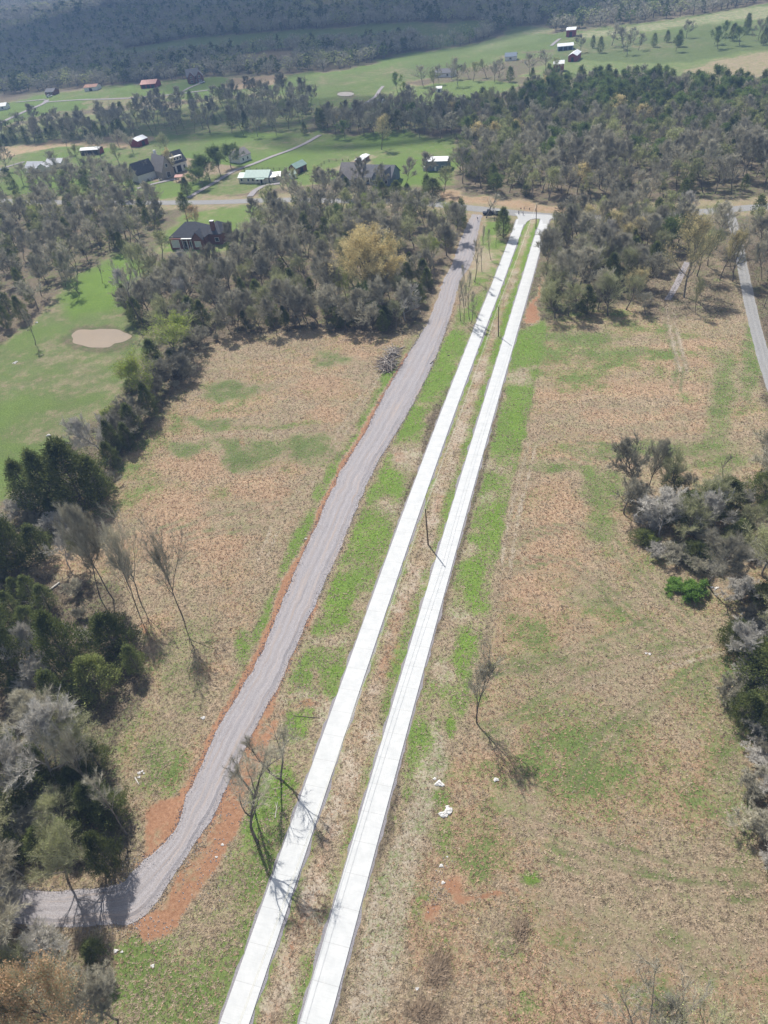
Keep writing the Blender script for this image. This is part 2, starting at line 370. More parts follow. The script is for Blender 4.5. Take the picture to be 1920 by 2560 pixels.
def build_ground():
    na, nr = 760, 980
    an = np.linspace(R_(-88), R_(88), na); rr = 4 * (9000 / 4) ** (np.arange(nr) / (nr - 1.0))
    rr = np.concatenate([[1.0], rr]); nr += 1
    A, Rr = np.meshgrid(an, rr); X = (np.sin(A) * Rr).ravel(); Y = (np.cos(A) * Rr - 8).ravel()
    P0 = np.stack([X, Y], 1)
    Z = H(X, Y)
    # micro relief away from roads
    i = np.arange(nr - 1)[:, None] * na + np.arange(na - 1)[None, :]
    F = np.stack([i, i + 1, i + 1 + na, i + na], -1).reshape(-1, 4)[:, ::-1]
    near = np.hypot(X, Y)
    wr = np.stack([fbm(X, Y, 14, 5, 3) - .5, fbm(X, Y, 14, 55, 3) - .5], 1)
    wr2 = np.stack([fbm(X, Y, 2.2, 6, 2) - .5, fbm(X, Y, 2.2, 56, 2) - .5], 1)
    sc = np.clip(near / 200, .6, 4)[:, None]
    P = P0 + wr * 7 * sc + wr2 * 1.6; Pt = P0 + wr2 * 1.0
    n30 = fbm(X, Y, 30, 1); n8 = fbm(X, Y, 8, 2); n90 = fbm(X, Y, 90, 3); n3 = fbm(X, Y, 3, 4, 3)
    # horizontal banding across the fields
    nb = fbm(X * .25 + Y * .06, Y, 6, 9, 3)
    g = .30 + (n30 - .5) * .5; o = np.zeros_like(g); d = np.zeros_like(g); l = np.full_like(g, .75); lu = np.full_like(g, .35); va = np.full_like(g, .5); pa = np.zeros_like(g)
    W = dict(g=g, o=o, d=d, l=l, lu=lu, va=va, pa=pa)
    def paint(m, **kw):
        for k, v in kw.items(): W[k] = W[k] * (1 - m) + v * m
    def area(poly, soft=1.5, tight=False, **kw): paint(polymask(Pt if tight else P, poly, soft), **kw)
    GR = dict(g=.74 + (n8 - .5) * .7, o=0., d=0., l=0., lu=.75 + (n30 - .5) * .5, va=.52, pa=.1)
    FG = dict(g=.80 + (n30 - .5) * .9, o=0., d=0., l=0., lu=.35 + (n90 - .5) * 1.0, va=.42 + (n90 - .5) * .5, pa=.1)
    TANF = dict(g=.30 + (n30 - .5) * 1.0 + (n8 - .5) * .9 + (nb - .5) * .5, o=.46 + (n8 - .5) * .9 + (n30 - .5) * .6 + (nb - .5) * .9, d=0., l=0., lu=.3, va=.5 + (n90 - .5) * .2, pa=.15 + (n8 - .5) * .5)
    # ---- far fields and meadows
    area(DP([(1100, 84), (1130, 78), (1230, 68), (1400, 47), (1540, 26), (1659, 8), (1800, -10), (1800, 40), (1659, 52), (1500, 70), (1400, 84), (1360, 98), (1290, 90), (1230, 100), (1130, 112), (1180, 120), (1100, 130), (1000, 150), (950, 165), (880, 178), (850, 235), (790, 245), (700, 245), (650, 235), (600, 205), (480, 205), (400, 190), (480, 172), (620, 162), (760, 150), (870, 117), (1000, 100)]), 6, **FG)
    area(DP([(1200, 100), (1290, 88), (1500, 70), (1659, 50), (1800, 40), (1800, 100), (1659, 112), (1480, 140), (1300, 138), (1180, 135)]), 5, **dict(FG, lu=.15, va=.36))
    area(DP([(1230, 72), (1400, 50), (1659, 12), (1800, -8), (1800, 30), (1659, 38), (1400, 68), (1240, 84)]), 6, g=.55, pa=.5, lu=.2, va=.72)
    area(DP([(780, 235), (850, 190), (930, 180), (1060, 172), (1120, 178), (1110, 195), (1000, 218), (900, 240), (820, 247)]), 4, **dict(FG, lu=.35, va=.55))
    area(DP([(1130, 165), (1180, 135), (1250, 130), (1440, 138), (1659, 108), (1800, 95), (1800, 160), (1659, 172), (1480, 172), (1430, 160), (1290, 165), (1200, 172)]), 4, g=.7, l=0., lu=.25, va=.6, o=.1, pa=.2)
    area(DP([(1480, 150), (1560, 128), (1659, 112), (1800, 95), (1800, 160), (1659, 168), (1500, 170)]), 4, g=.35, o=.35, l=0., va=.55)
    area(DP([(480, 172), (600, 162), (618, 168), (560, 190), (490, 196)]), 3, g=.2, o=.5, l=0., pa=.3)
    area(DP([(240, 108), (400, 84), (560, 72), (700, 62), (900, 48), (960, 50), (900, 84), (780, 95), (640, 100), (500, 116), (380, 128), (250, 142)]), 6, **dict(FG, lu=.2, va=.6))
    area(DP([(520, 122), (560, 112), (640, 108), (640, 128), (560, 128)]), 5, g=.3, o=.5, l=0.)
    area(DP([(900, 60), (1010, 45), (1060, 45), (1010, 88), (960, 103), (900, 98)]), 6, **dict(FG, lu=.2, va=.6))
    area(DP([(1000, 118), (1100, 62), (1180, 50), (1200, 62), (1130, 96), (1060, 110)]), 6, **dict(FG, lu=.1, va=.6, pa=.5))
    area(DP([(-60, 222), (0, 222), (140, 197), (250, 186), (330, 178), (480, 166), (500, 200), (420, 215), (260, 225), (100, 245), (0, 275), (-60, 290)]), 4, **dict(FG, lu=.6))
    area(DP([(190, 212), (300, 208), (420, 200), (330, 222), (180, 235)]), 3, g=.45, o=.3, l=0.)
    area(DP([(-60, 300), (0, 280), (100, 258), (330, 235), (480, 215), (640, 205), (700, 250), (640, 300), (280, 300), (100, 312), (-60, 340)]), 5, g=.6, l=.2, lu=.3)
    area(DP([(-60, 335), (0, 330), (100, 310), (270, 298), (480, 285), (640, 290), (700, 280), (760, 298), (850, 285), (990, 295), (1000, 340), (975, 400), (900, 400), (700, 395), (480, 420), (440, 440), (200, 440), (-60, 440)]), 3, **dict(GR, g=.80 + (n30 - .5) * .8, lu=.55 + (n30 - .5), va=.44 + (n90 - .5) * .3))
    area(DP([(-60, 325), (0, 318), (120, 302), (270, 292), (350, 296), (300, 318), (120, 320), (0, 345), (-60, 350)]), 3, g=.35, o=.75, pa=.3, l=0., va=.6)
    area(DP([(330, 390), (320, 370), (400, 340), (440, 350), (500, 355), (520, 370), (440, 385), (370, 395)]), 2, g=.2, d=.35, l=.3, pa=.4)
    area(DP([(700, 365), (760, 340), (800, 335), (800, 360), (760, 370)]), 2, g=.4, pa=.5)
    # area around the near brick house
    area(DP([(350, 540), (370, 500), (400, 460), (470, 450), (560, 445), (560, 500), (530, 520), (480, 540), (400, 560)]), 3, **dict(GR, lu=.6))
    # road verges beyond and near the cross road
    dm = segdist(P, MAIN); paint(sstep(11, 6, dm) * .9, g=.35, o=.35, l=.1, pa=.35)
    area(DP([(930, 408), (1000, 415), (1080, 428), (1180, 440), (1240, 446), (1240, 460), (1150, 456), (1050, 440), (930, 428)]), 2, g=.25, o=.65, d=.35, l=0., pa=.3)
    area(DP([(1240, 445), (1440, 440), (1659, 425), (1800, 420), (1800, 436), (1659, 442), (1500, 452), (1300, 460)]), 2, g=.3, o=.35, l=.1, pa=.2)
    area(DP([(1240, 470), (1440, 468), (1480, 470), (1400, 478), (1260, 480)]), 2, d=.6, g=.2, l=0.)
    # left pasture with pond
    area(DP([(-120, 800), (-40, 752), (0, 745), (60, 705), (100, 655), (150, 605), (250, 548), (300, 560), (290, 640), (300, 720), (340, 745), (260, 850), (180, 940), (100, 1000), (0, 1110), (-200, 1250)]), 2.5,
         g=.80 + (n30 - .5) * .8 + (nb - .5) * .5, o=0., l=0., lu=.40 + (n30 - .5) * 1.3 + (nb - .5) * .6, va=.45 + (n90 - .5) * .3, pa=.25)
    area(DP([(130, 640), (200, 590), (260, 560), (300, 570), (280, 660), (200, 680), (140, 700)]), 4, lu=.95, g=.9)
    # hedge bottom
    area(DP([(330, 745), (430, 755), (360, 850), (310, 930), (240, 1020), (170, 1110), (60, 1250), (0, 1290), (-150, 1400), (-150, 1200), (0, 1080), (110, 990), (220, 880)]), 3, g=.35, l=.7, o=0., lu=.4)
    # centre-left tan field
    area(DP([(430, 758), (520, 722), (640, 718), (850, 722), (905, 700), (860, 800), (800, 880), (720, 1000), (640, 1150), (600, 1230), (560, 1330), (500, 1500), (430, 1640), (360, 1720), (290, 1790), (215, 1690), (250, 1600), (320, 1500), (300, 1350), (250, 1250), (60, 1240), (180, 1110), (250, 1020), (320, 930), (370, 850)]), 2.5, **TANF)
    def blob(cx, cy_, rx, ry, k=1., sc=1., **kw):
        c = D(cx, cy_); ex = D(cx + rx, cy_) - c; ey = D(cx, cy_ - ry) - c
        Mx = np.linalg.inv(np.stack([ex, ey], 1)); q = (P - c) @ Mx.T
        rr_ = np.hypot(q[:, 0], q[:, 1]) + (n8 - .5) * .9 * sc + (n3 - .5) * .5
        paint(sstep(1.35, .35, rr_) * k, **kw)
    for (x, y, a, b) in ((380, 1110, 90, 60), (470, 1190, 80, 50), (700, 830, 60, 30), (430, 1000, 80, 35), (560, 1060, 70, 40), (700, 900, 50, 25), (330, 1170, 60, 50), (760, 770, 60, 15)):
        blob(x, y, a, b, .8, o=.74, g=.12)
    for (x, y, a, b) in ((560, 965, 110, 30), (680, 960, 60, 35), (440, 912, 60, 16), (390, 975, 30, 14), (520, 990, 60, 18), (720, 770, 50, 22), (500, 840, 60, 25)):
        blob(x, y, a, b, .8, 2.2, g=.78, lu=.1, va=.36, o=.05)
    blob(620, 916, 200, 5, .8, g=.7, lu=.5); blob(560, 930, 200, 8, .5, pa=.6, g=.2)
    for (x, y, a, b) in ((430, 1370, 60, 60), (400, 1500, 60, 60), (340, 1640, 60, 60), (370, 1420, 50, 60)): blob(x, y, a, b, .7, g=.56, o=.1, lu=.3)
    blob(120, 1270, 90, 30, 1, g=.1, l=.8, o=.1); blob(310, 1350, 15, 25, 1, d=.55)
    # right field
    area(DP([(1180, 692), (1400, 655), (1430, 600), (1480, 560), (1560, 560), (1600, 640), (1650, 860), (1760, 1120), (2000, 1500), (1900, 2400), (1500, 2500), (700, 2500), (830, 1900), (900, 1600), (1000, 1560), (1060, 1300), (1100, 1080), (1140, 900), (1170, 760)]), 2, **TANF)
    area(DP([(1400, 560), (1560, 560), (1600, 640), (1600, 690), (1460, 700), (1380, 690), (1400, 640)]), 4, g=.25, l=.55, o=.15)
    for (x, y, a, b) in ((1400, 840, 170, 14), (1480, 790, 100, 14), (1330, 900, 130, 16), (1500, 880, 120, 12), (1240, 985, 50, 16), (1480, 745, 90, 12), (1230, 1100, 90, 50), (1200, 1190, 80, 50), (1160, 1290, 70, 60), (1180, 860, 60, 14)):
        blob(x, y, a, b, .8, o=.68, g=.15, va=.52)
    for (x, y, a, b) in ((1250, 730, 90, 12), (1350, 760, 120, 9), (1400, 970, 220, 18), (1200, 1010, 80, 14), (1560, 850, 40, 90), (1620, 780, 25, 90), (1300, 1060, 60, 50), (1540, 1000, 90, 16)):
        blob(x, y, a, b, .85, g=.74, lu=.35, o=.05, va=.48)
    blob(1300, 1130, 40, 60, .8, g=.72, lu=.4); blob(1270, 1290, 60, 50, .6, g=.55, lu=.1, va=.38); blob(1120, 1720, 60, 50, .6, va=.36, g=.5)
    for (x, y, a, b, s) in ((1380, 1400, 150, 16, .55), (1150, 1430, 100, 25, .5), (1450, 1420, 60, 25, .66), (1250, 1450, 90, 20, .5), (1520, 1480, 60, 90, .55), (1570, 1600, 50, 110, .68), (1600, 1750, 60, 90, .7), (1450, 2010, 90, 30, .62), (1530, 2060, 100, 60, .6), (1330, 2030, 140, 30, .5), (1600, 1880, 50, 60, .62), (1070, 1600, 30, 40, .6), (1120, 1720, 60, 60, .5), (1080, 2030, 60, 60, .55)):
        blob(x, y, a, b, .7, g=s - .10, lu=.2, o=.25)
    blob(1150, 1910, 25, 22, 1, .6, g=.8, lu=.8)
    # left lower ground: verge of gravel road and bottom left
    area(DP([(300, 1790), (360, 1720), (430, 1640), (470, 1560), (520, 1440), (560, 1330), (600, 1230), (650, 1130), (720, 1000), (800, 870), (850, 780), (905, 700), (960, 700), (880, 850), (760, 1050), (620, 1400), (500, 1620), (400, 1750), (330, 1850), (280, 1880)]), 1.5, g=.76 + (n8 - .5) * .8, lu=.75, o=.15, d=0., l=0., va=.53)
    area(DP([(-200, 1560), (200, 1560), (250, 1700), (290, 1800), (280, 1880), (100, 1900), (-200, 1900)]), 2.5, g=.35, l=.65, o=0.)
    area(DP([(-300, 2040), (100, 2020), (300, 2010), (400, 1900), (470, 1750), (520, 1640), (600, 1480), (700, 1300), (800, 1500), (620, 1850), (500, 2300), (300, 2700), (-300, 2700)]), 2, g=.52 + (n8 - .5) * .9, lu=.45, o=.25 + (n8 - .5) * .8, l=.1 + (n30 - .5) * .5, d=0., va=.5)
    area(DP([(-300, 2050), (0, 2030), (180, 2100), (250, 2250), (250, 2700), (-300, 2700)]), 5, g=.35, l=.6)
    # strip between gravel road and the left lane
    lane_u = segdist(P, LANE_L); lane_r = segdist(P, LANE_R)
    area(DP([(560, 1560), (640, 1400), (740, 1180), (840, 960), (920, 800), (985, 680), (1010, 560), (1040, 480), (1110, 480), (1090, 560), (1020, 720), (940, 900), (860, 1100), (760, 1400), (690, 1600), (640, 1700), (560, 1800), (500, 1900), (530, 1700)]), 1.2,
         g=.62 + (n8 - .5) * 1.3, lu=.7, o=.2, d=0., l=0., va=.54, pa=.35)
    for (x, y, a, b) in ((890, 985, 45, 32), (840, 1095, 50, 25), (720, 1380, 60, 16), (640, 1520, 40, 30), (700, 1545, 40, 40)): blob(x, y, a, b, .9, .5, g=.28, pa=.55, o=.3, d=.1)
    for (x, y, a, b) in ((1090, 480, 14, 26), (950, 740, 60, 28), (940, 800, 45, 60), (880, 900, 50, 45), (840, 1040, 30, 50), (790, 1160, 40, 50), (720, 1300, 40, 70), (740, 1450, 50, 12), (640, 1560, 30, 40), (600, 1700, 35, 50), (520, 1390, 20, 30)): blob(x, y, a, b, .8, .7, g=.9, lu=1., pa=0., o=0.)
    for (x, y, a, b) in ((1010, 600, 20, 30), (1040, 560, 22, 25), (1000, 660, 20, 25), (990, 650, 14, 16)): blob(x, y, a, b, .8, .7, g=.3, pa=.5, d=.3)
    # median between the two lanes
    dl, drr = segdist(P0, LANE_L), segdist(P0, LANE_R); lo = LANE_L[-1]
    med = ((dl + drr) < 10.9); tm = np.clip((dl - 1.8) / 6.4, 0, 1)
    vv = (P0 - LANE_L[1]) @ ((LANE_L[-1] - LANE_L[1]) / np.linalg.norm(LANE_L[-1] - LANE_L[1]))
    upper = sstep(90, 240, vv)
    cen = np.exp(-((tm - .45 - (n30 - .5) * .3) / .26) ** 2)
    gm = .62 - cen * .62 + (n8 - .5) * .9 + upper * .35
    paint(med * 1., g=gm, lu=.6 + upper * .5, pa=.35 + (n3 - .5) * .8 + cen * .15, d=.16 + cen * .22 + (n8 - .5) * .5, o=.35, l=0., va=.55)
    # mown strip right of the right lane
    ms = polymask(Pt, DP([(1110, 720), (1178, 690), (1173, 760), (1140, 905), (1100, 1085), (1060, 1300), (1003, 1560), (960, 1560), (900, 1700), (850, 1780), (890, 1560), (960, 1330), (1040, 1050), (1090, 850)]), .5)
    st = .5 + .5 * np.sin(drr * 3.3)
    paint(ms, g=.66 + upper * .08 + (n8 - .5) * 1.3 + (n30 - .5) * .6 + (st - .5) * .12, lu=.7, pa=.35, o=.15, d=.05, l=0., va=.54)
    for (x, y, a, b) in ((1140, 745, 30, 22), (1120, 900, 22, 60), (1070, 1120, 26, 60), (1030, 1240, 26, 80), (1000, 1400, 20, 50), (970, 1570, 14, 30)): blob(x, y, a, b, .8, .6, g=.92, lu=1.)
    for (x, y, a, b) in ((1125, 820, 30, 30), (1050, 1075, 40, 25), (1040, 1010, 30, 20), (1010, 1190, 30, 16), (985, 1330, 30, 18), (960, 1450, 40, 30)): blob(x, y, a, b, .8, .6, g=.3, pa=.55, o=.3)
    # wheel-worn strip next to it lower down
    area(DP([(890, 1650), (930, 1560), (960, 1600), (900, 1900), (850, 2150), (800, 2300), (720, 2300), (800, 1950)]), 1.5, g=.36 + (n8 - .5) * .6, pa=.62, o=.1, l=0.)
    for (x, y, a, b) in ((945, 1790, 22, 50), (935, 1730, 18, 30), (920, 1950, 20, 60), (1030, 1500, 40, 20)): blob(x, y, a, b, .8, .8, g=.75, lu=.6)
    # wheel tracks and mowing lines pressed into the fields
    def track(pts, wdt=.45, gap=1.9, k=.7, **kw):
        L, _ = resample(DP(pts), 4); Tn = np.gradient(L, axis=0); Tn /= np.hypot(*Tn.T)[:, None]; Nn = np.stack([Tn[:, 1], -Tn[:, 0]], 1)
        for s_ in ((-1, 1) if gap else (0,)):
            dd = segdist(P0 + wr2 * .5, L + Nn * s_ * gap / 2); sc_ = np.clip(near / 160, 1, 3); paint(sstep(wdt * 1.6 * sc_, wdt * .5 * sc_, dd) * k * (.5 + .6 * n8), **kw)
    for pts in ([(1400, 1350), (1250, 1405), (1130, 1440), (1060, 1450)], [(1480, 1400), (1330, 1430), (1200, 1500), (1100, 1560), (1040, 1580)], [(1560, 1420), (1430, 1500), (1300, 1600), (1230, 1700)], [(1100, 1180), (1200, 1140), (1300, 1150), (1360, 1220), (1440, 1300), (1530, 1370), (1600, 1380)],
                [(1090, 1230), (1220, 1210), (1290, 1260), (1380, 1340), (1480, 1390)], [(1150, 1780), (1300, 1830), (1450, 1880), (1640, 1900)], [(1180, 1840), (1320, 1890), (1480, 1920), (1640, 1930)], [(1440, 660), (1450, 720), (1470, 800), (1460, 840)], [(400, 1160), (520, 1140), (640, 1110)], [(330, 1150), (480, 1110), (600, 1090)], [(1250, 950), (1400, 960), (1560, 940)], [(1200, 1000), (1400, 975), (1600, 985)]):
        track(pts, .38, 1.9, .85, g=.56, lu=.15, o=0., va=.22, pa=0.)
    for pts in ([(1445, 655), (1456, 720), (1476, 800)], [(1090, 1250), (1110, 1120), (1150, 960)], [(1250, 1480), (1400, 1440), (1560, 1400)], [(560, 1230), (600, 1130), (680, 1030), (760, 900), (820, 800)]): track(pts, .5, 1.9, .7, pa=.75, g=.1, o=.1)
    for q in range(9): track([(1120 + q * 12, 1900 + q * 26), (1300 + q * 10, 1960 + q * 27), (1500, 2020 + q * 26), (1700, 2040 + q * 26)], .5, 0, .6, va=.15, pa=0.)
    for q in range(8): track([(1110, 1240 + q * 30), (1200, 1230 + q * 32), (1300, 1260 + q * 34), (1400, 1330 + q * 34)], .5, 0, .6, va=.15)
    for q in range(8): track([(1180, 760 + q * 26), (1350, 748 + q * 27), (1600, 756 + q * 28)], .6, 0, .6, va=.2 if q % 2 else .7)
    for q in range(9): track([(430 - q * 12, 800 + q * 42), (560 - q * 12, 790 + q * 42), (780 - q * 24, 800 + q * 40)], .6, 0, .6, va=.2 if q % 2 else .7)
    # red clay
    area(DP([(1170, 590), (1155, 640), (1130, 700), (1140, 702), (1160, 700), (1165, 640), (1172, 600)]), .7, d=.72, g=.1, l=0., pa=.4)
    for (x, y, a, b) in ((975, 1905, 30, 34), (1000, 1935, 40, 20), (1050, 1940, 40, 10), (935, 1960, 25, 30), (1115, 1935, 16, 8)): blob(x, y, a, b, .9, 1.2, d=.74, g=.15)
    area(SP([(354, 2020), (375, 1998), (440, 1980), (500, 1905), (512, 1890), (540, 1880), (500, 1960), (470, 2030), (440, 2080), (390, 2140), (350, 2150), (358, 2080)]), 1.0, d=.82 + (n3 - .5) * .3, g=.0, l=0., pa=0.)
    area(SP([(560, 1960), (640, 1850), (660, 1800), (690, 1800), (655, 1900), (595, 2020), (580, 2080), (565, 2130), (530, 2215), (450, 2300), (395, 2345), (350, 2352), (320, 2325), (400, 2260), (440, 2190), (480, 2130), (520, 2070)]), 1.0, d=.80 + (n8 - .5) * .5, g=.0, l=0., pa=.1)
    for (x, y, a, b) in ((660, 1530, 40, 14), (600, 1535, 20, 22), (870, 980, 14, 12), (520, 950, 10, 18), (680, 1460, 10, 40)): blob(x, y, a, b, .7, 1, d=.6, g=.2)
    # pond banks
    for pc, rx, ry in (((248, 845), 77, 29), ((864, 236), 26, 9)):
        c = S(*pc); ex = S(pc[0] + rx, pc[1]) - c; ey = S(pc[0], pc[1] - ry) - c; q = (P - c) @ np.linalg.inv(np.stack([ex, ey], 1)).T
        paint(sstep(1.15, .98, np.hypot(*q.T) + (n3 - .5) * .3) * .9, g=.5, d=.1, pa=0., l=.6, lu=.1, va=.2)
    # gravel road surroundings
    gd = segdist(P0, GRAV_C)
    sd_ = (near < 420) & (gd < 5.6)
    paint(sd_ * .6 * sstep(5.8, 4.2, gd), g=.1, d=.5 + (n8 - .5) * .8, pa=.4, l=0.)
    dl2 = segdist(P0, GE_L[10:28]); side = segdist(P0, GRAV_C) > 2.0
    paint(((near < 260) & side) * sstep(1.5, .6, dl2 + (n8 - .5) * 2.2 + (n30 - .5) * 1.5) * .9, d=.8, g=0., l=0., pa=0.)
    dr2 = segdist(P0, GE_R[10:20]); paint(((near < 200) & side) * sstep(1.1, .3, dr2 + (n8 - .5) * 3.4) * .8, d=.75, g=0., l=0., pa=.2)
    for k in W: W[k] = np.clip(W[k], 0, 1)
    me = mesh_np('ground', np.stack([X, Y, Z], 1), [F], [M['ground']], smooth=True)
    for nm, ch in (('Cover', (W['g'], W['o'], W['d'], W['l'])), ('Tone', (W['lu'], W['va'], W['pa'], W['pa'] * 0 + 1))):
        a = me.color_attributes.new(nm, 'FLOAT_COLOR', 'POINT')
        a.data.foreach_set('color', np.stack(ch, 1).astype(np.float32).ravel())
    link('ground', me, kind='structure')
    return P0, W
GP, GW = build_ground()

# ------------------------------------------------------------------ grass tufts (uncountable: one object per kind)
def lookup(Q):
    na, nr = 760, 981; an = np.arctan2(Q[:, 0], Q[:, 1] + 8); rr = np.hypot(Q[:, 0], Q[:, 1] + 8)
    i = np.clip(np.rint((an + R_(88)) / R_(176) * (na - 1)), 0, na - 1).astype(int); j = np.clip(np.rint(np.log(np.maximum(rr, 4) / 4) / math.log(9000 / 4) * 979) + 1, 0, nr - 1).astype(int)
    k = j * na + i; return {a: b[k] for a, b in GW.items()}
def build_tufts():
    rng = np.random.default_rng(77); n = 430000
    Y = 18 + rng.uniform(0, 1, n) ** 1.15 * 225; X = (rng.uniform(-1, 1, n)) * (42 + Y * .50)
    Q = np.stack([X, Y], 1); W = lookup(Q)
    for a, b in ((GE_L, GE_R),): Q_in = inside(Q, np.vstack([a, b[::-1]]))
    keep = ~Q_in & (segdist(Q, LANE_L) > 2.5) & (segdist(Q, LANE_R) > 2.5) & (segdist(Q, RDRIVE) > 2) & (W['d'] < .5) & (rng.uniform(0, 1, n) > .1 + .75 * W['pa'] * (W['pa'] > .5)) & (W['lu'] < 1.1)
    pastr = inside(Q, DP([(-120, 800), (0, 745), (60, 705), (150, 605), (250, 548), (300, 560), (300, 720), (340, 745), (260, 850), (100, 1000), (0, 1110), (-200, 1250)]))
    keep &= ~pastr & ((W['va'] > .445) | (rng.uniform(0, 1, n) < .3))
    Q = Q[keep]; W = {k: v[keep] for k, v in W.items()}; n = len(Q)
    cl = fbm(Q[:, 0], Q[:, 1], 3, 91, 3); u = rng.uniform(0, 1, n)
    gs = W['g'] * .92 + (u - .5) * .7 + (cl - .5) * .6; os_ = W['o'] + (rng.uniform(0, 1, n) - .5) * .5 + (cl - .5)
    kind = np.where(gs > .62, 2, np.where(W['l'] > .5, 3, np.where(os_ > .52, 1, 0)))
    nm = ['straw_grass', 'russet_grass', 'green_grass', 'brown_weeds']
    cols = [((.30, .24, .165), (.52, .42, .305)), ((.33, .225, .15), (.53, .37, .25)), ((.085, .13, .03), (.20, .27, .07)), ((.13, .105, .075), (.27, .22, .16))]
    for q in range(4):
        S_ = Q[kind == q]; m = len(S_); 
        if not m: continue
        nb = 4; hgt = rng.uniform(.07, .26, m) * (.55 if q == 2 else 1.0); wd = rng.uniform(.10, .32, m) * (.6 if q == 2 else 1)
        c = np.repeat(S_, nb, 0); az = rng.uniform(0, math.tau, m * nb); h = np.repeat(hgt, nb) * rng.uniform(.5, 1.2, m * nb); w_ = np.repeat(wd, nb)
        dx, dy = np.cos(az), np.sin(az); b = w_ * .30
        P0 = np.stack([c[:, 0] - dy * b, c[:, 1] + dx * b, c[:, 0] * 0 - .02], 1); P1 = np.stack([c[:, 0] + dy * b, c[:, 1] - dx * b, c[:, 0] * 0 - .02], 1)
        P2 = np.stack([c[:, 0] + dx * w_ * 1.1, c[:, 1] + dy * w_ * 1.1, h], 1)
        V = np.stack([P0, P1, P2], 1).reshape(-1, 3)
        m_ = leafmat(nm[q], cols[q][0], cols[q][1], 1.3, 0); link(nm[q], mesh_np(nm[q], V, [np.arange(len(V)).reshape(-1, 3)], [m_]), kind='stuff')
build_tufts()

# ------------------------------------------------------------------ roads
def strip(name, L, width, z, m, step=1.0, jit=0, thick=0, seed=0, kind='structure', smooth_line=True, right=None, rows_=5):
    if right is None:
        C, q = resample(L, step); T = np.gradient(C, axis=0); T /= np.hypot(*T.T)[:, None]; Nn = np.stack([T[:, 1], -T[:, 0]], 1)
        a = C - Nn * width / 2; b = C + Nn * width / 2
    else:
        a, q = resample(L, step); b, _ = resample(right, step); k = len(q)
        b = np.stack([np.interp(np.linspace(0, 1, k), np.linspace(0, 1, len(b)), b[:, c]) for c in (0, 1)], 1)
        Nn = (b - a) / np.hypot(*(b - a).T)[:, None]; width = float(np.hypot(*(b - a).T).mean())
    if jit:
        a = a + Nn * ((fbm(q, q * 0 + seed, 2.5, seed, 4) - .5) * jit * 2)[:, None]; b = b + Nn * ((fbm(q, q * 0 + 9 + seed, 2.5, seed + 3, 4) - .5) * jit * 2)[:, None]
    k = rows_ if right is not None or jit else 3
    rows = [a + (b - a) * t for t in np.linspace(0, 1, k)]
    V = []; uv = []
    for j, r in enumerate(rows):
        zz = z + 0 * q
        if k > 8:
            t_ = j / (k - 1); wn_ = fbm(q, q * 0 + j * 3.1, 3, 40, 3) - .5; zz = z + .10 * math.sin(math.pi * t_) + .05 * wn_ + .24 * math.exp(-((t_ - .76) / .05) ** 2) * (fbm(q, q * 0, 9, 41, 2) + .3) - .05 * math.exp(-((t_ - .3) / .07) ** 2) - .05 * math.exp(-((t_ - .56) / .07) ** 2)
        V.append(np.column_stack([r, H(r[:, 0], r[:, 1]) + zz])); uv.append(np.column_stack([np.full(len(r), j * width / (k - 1)), q]))
    n = len(q); F = []
    for j in range(k - 1):
        i = np.arange(n - 1) + j * n; F.append(np.stack([i, i + n, i + n + 1, i + 1], 1))
    if thick:
        base = len(V)
        for r, j in ((rows[0], 0), (rows[-1], k - 1)):
            V.append(np.column_stack([r, H(r[:, 0], r[:, 1]) + z - thick])); uv.append(uv[j])
        i = np.arange(n - 1); F.append(np.stack([i, i + 1, i + 1 + base * n, i + base * n], 1))
        i = i + (k - 1) * n; b2 = (base + 1) * n - (k - 1) * n; F.append(np.stack([i, i + b2, i + b2 + 1, i + 1], 1))
    me = mesh_np(name, np.vstack(V), F, [m], uv=np.vstack(uv))
    return link(name, me, kind=kind)
strip('road', MAIN, 6.4, .06, M['asphalt'], 3, .15, seed=3)
strip('gravel_road', GE_L, 0, .05, M['gravel'], .4, .5, seed=5, right=GE_R, rows_=15)
# thicker ballast ridge along the right side of the gravel road
for L, s in ((LANE_L, 11), (LANE_R, 15)):
    strip('gravel_shoulder', L, 4.35, .02, M['shoulder'], .4, .5, seed=s)
    strip('concrete_road', L, 3.66, .14, M['concrete'], 2.3, thick=.13)
ap = SP([(1286, 534), (1293, 541), (1296, 549), (1293, 562), (1313, 562), (1317, 555), (1326, 549.5), (1340, 547), (1350, 547.5), (1356, 552), (1357, 560), (1371, 560), (1374, 550), (1384, 544), (1390, 539), (1340, 536)])
mb = MB(); mb.prism([tuple(p) for p in ap], .02, .144); link('concrete_apron', mb.mesh('concrete_apron', [M['concrete']]), kind='structure')
strip('gravel_driveway', RDRIVE, 3.3, .04, M['asphalt'], 1, .2, seed=8)
for i, (k_, (L, wd)) in enumerate(DRIVES.items()):
    strip('driveway', L, wd, .05 if k_ == 'wood track' else .25, M['gravel'], 2, .2, seed=20 + i)
def pond(px, py, rx, ry, m, z, outline):
    c = S(px, py); ex = S(px + rx, py) - c; ey = S(px, py - ry) - c
    pts = []
    for i in range(64):
        a = i * math.tau / 64; r = outline(a); pts.append(tuple(c + ex * math.cos(a) * r + ey * math.sin(a) * r))
    mb = MB(); z0 = float(H(*c)) + z; mb.add([(p[0], p[1], z0) for p in pts], [tuple(range(64))]); link('pond_water', mb.mesh('pond_water', [m]), kind='structure')
pond(248, 844, 70, 24, M['water'], .05, lambda a: 1 + .07 * math.sin(2 * a + 1) + .08 * math.sin(3 * a + .5) + .05 * math.sin(5 * a + 2) + .03 * math.sin(9 * a))
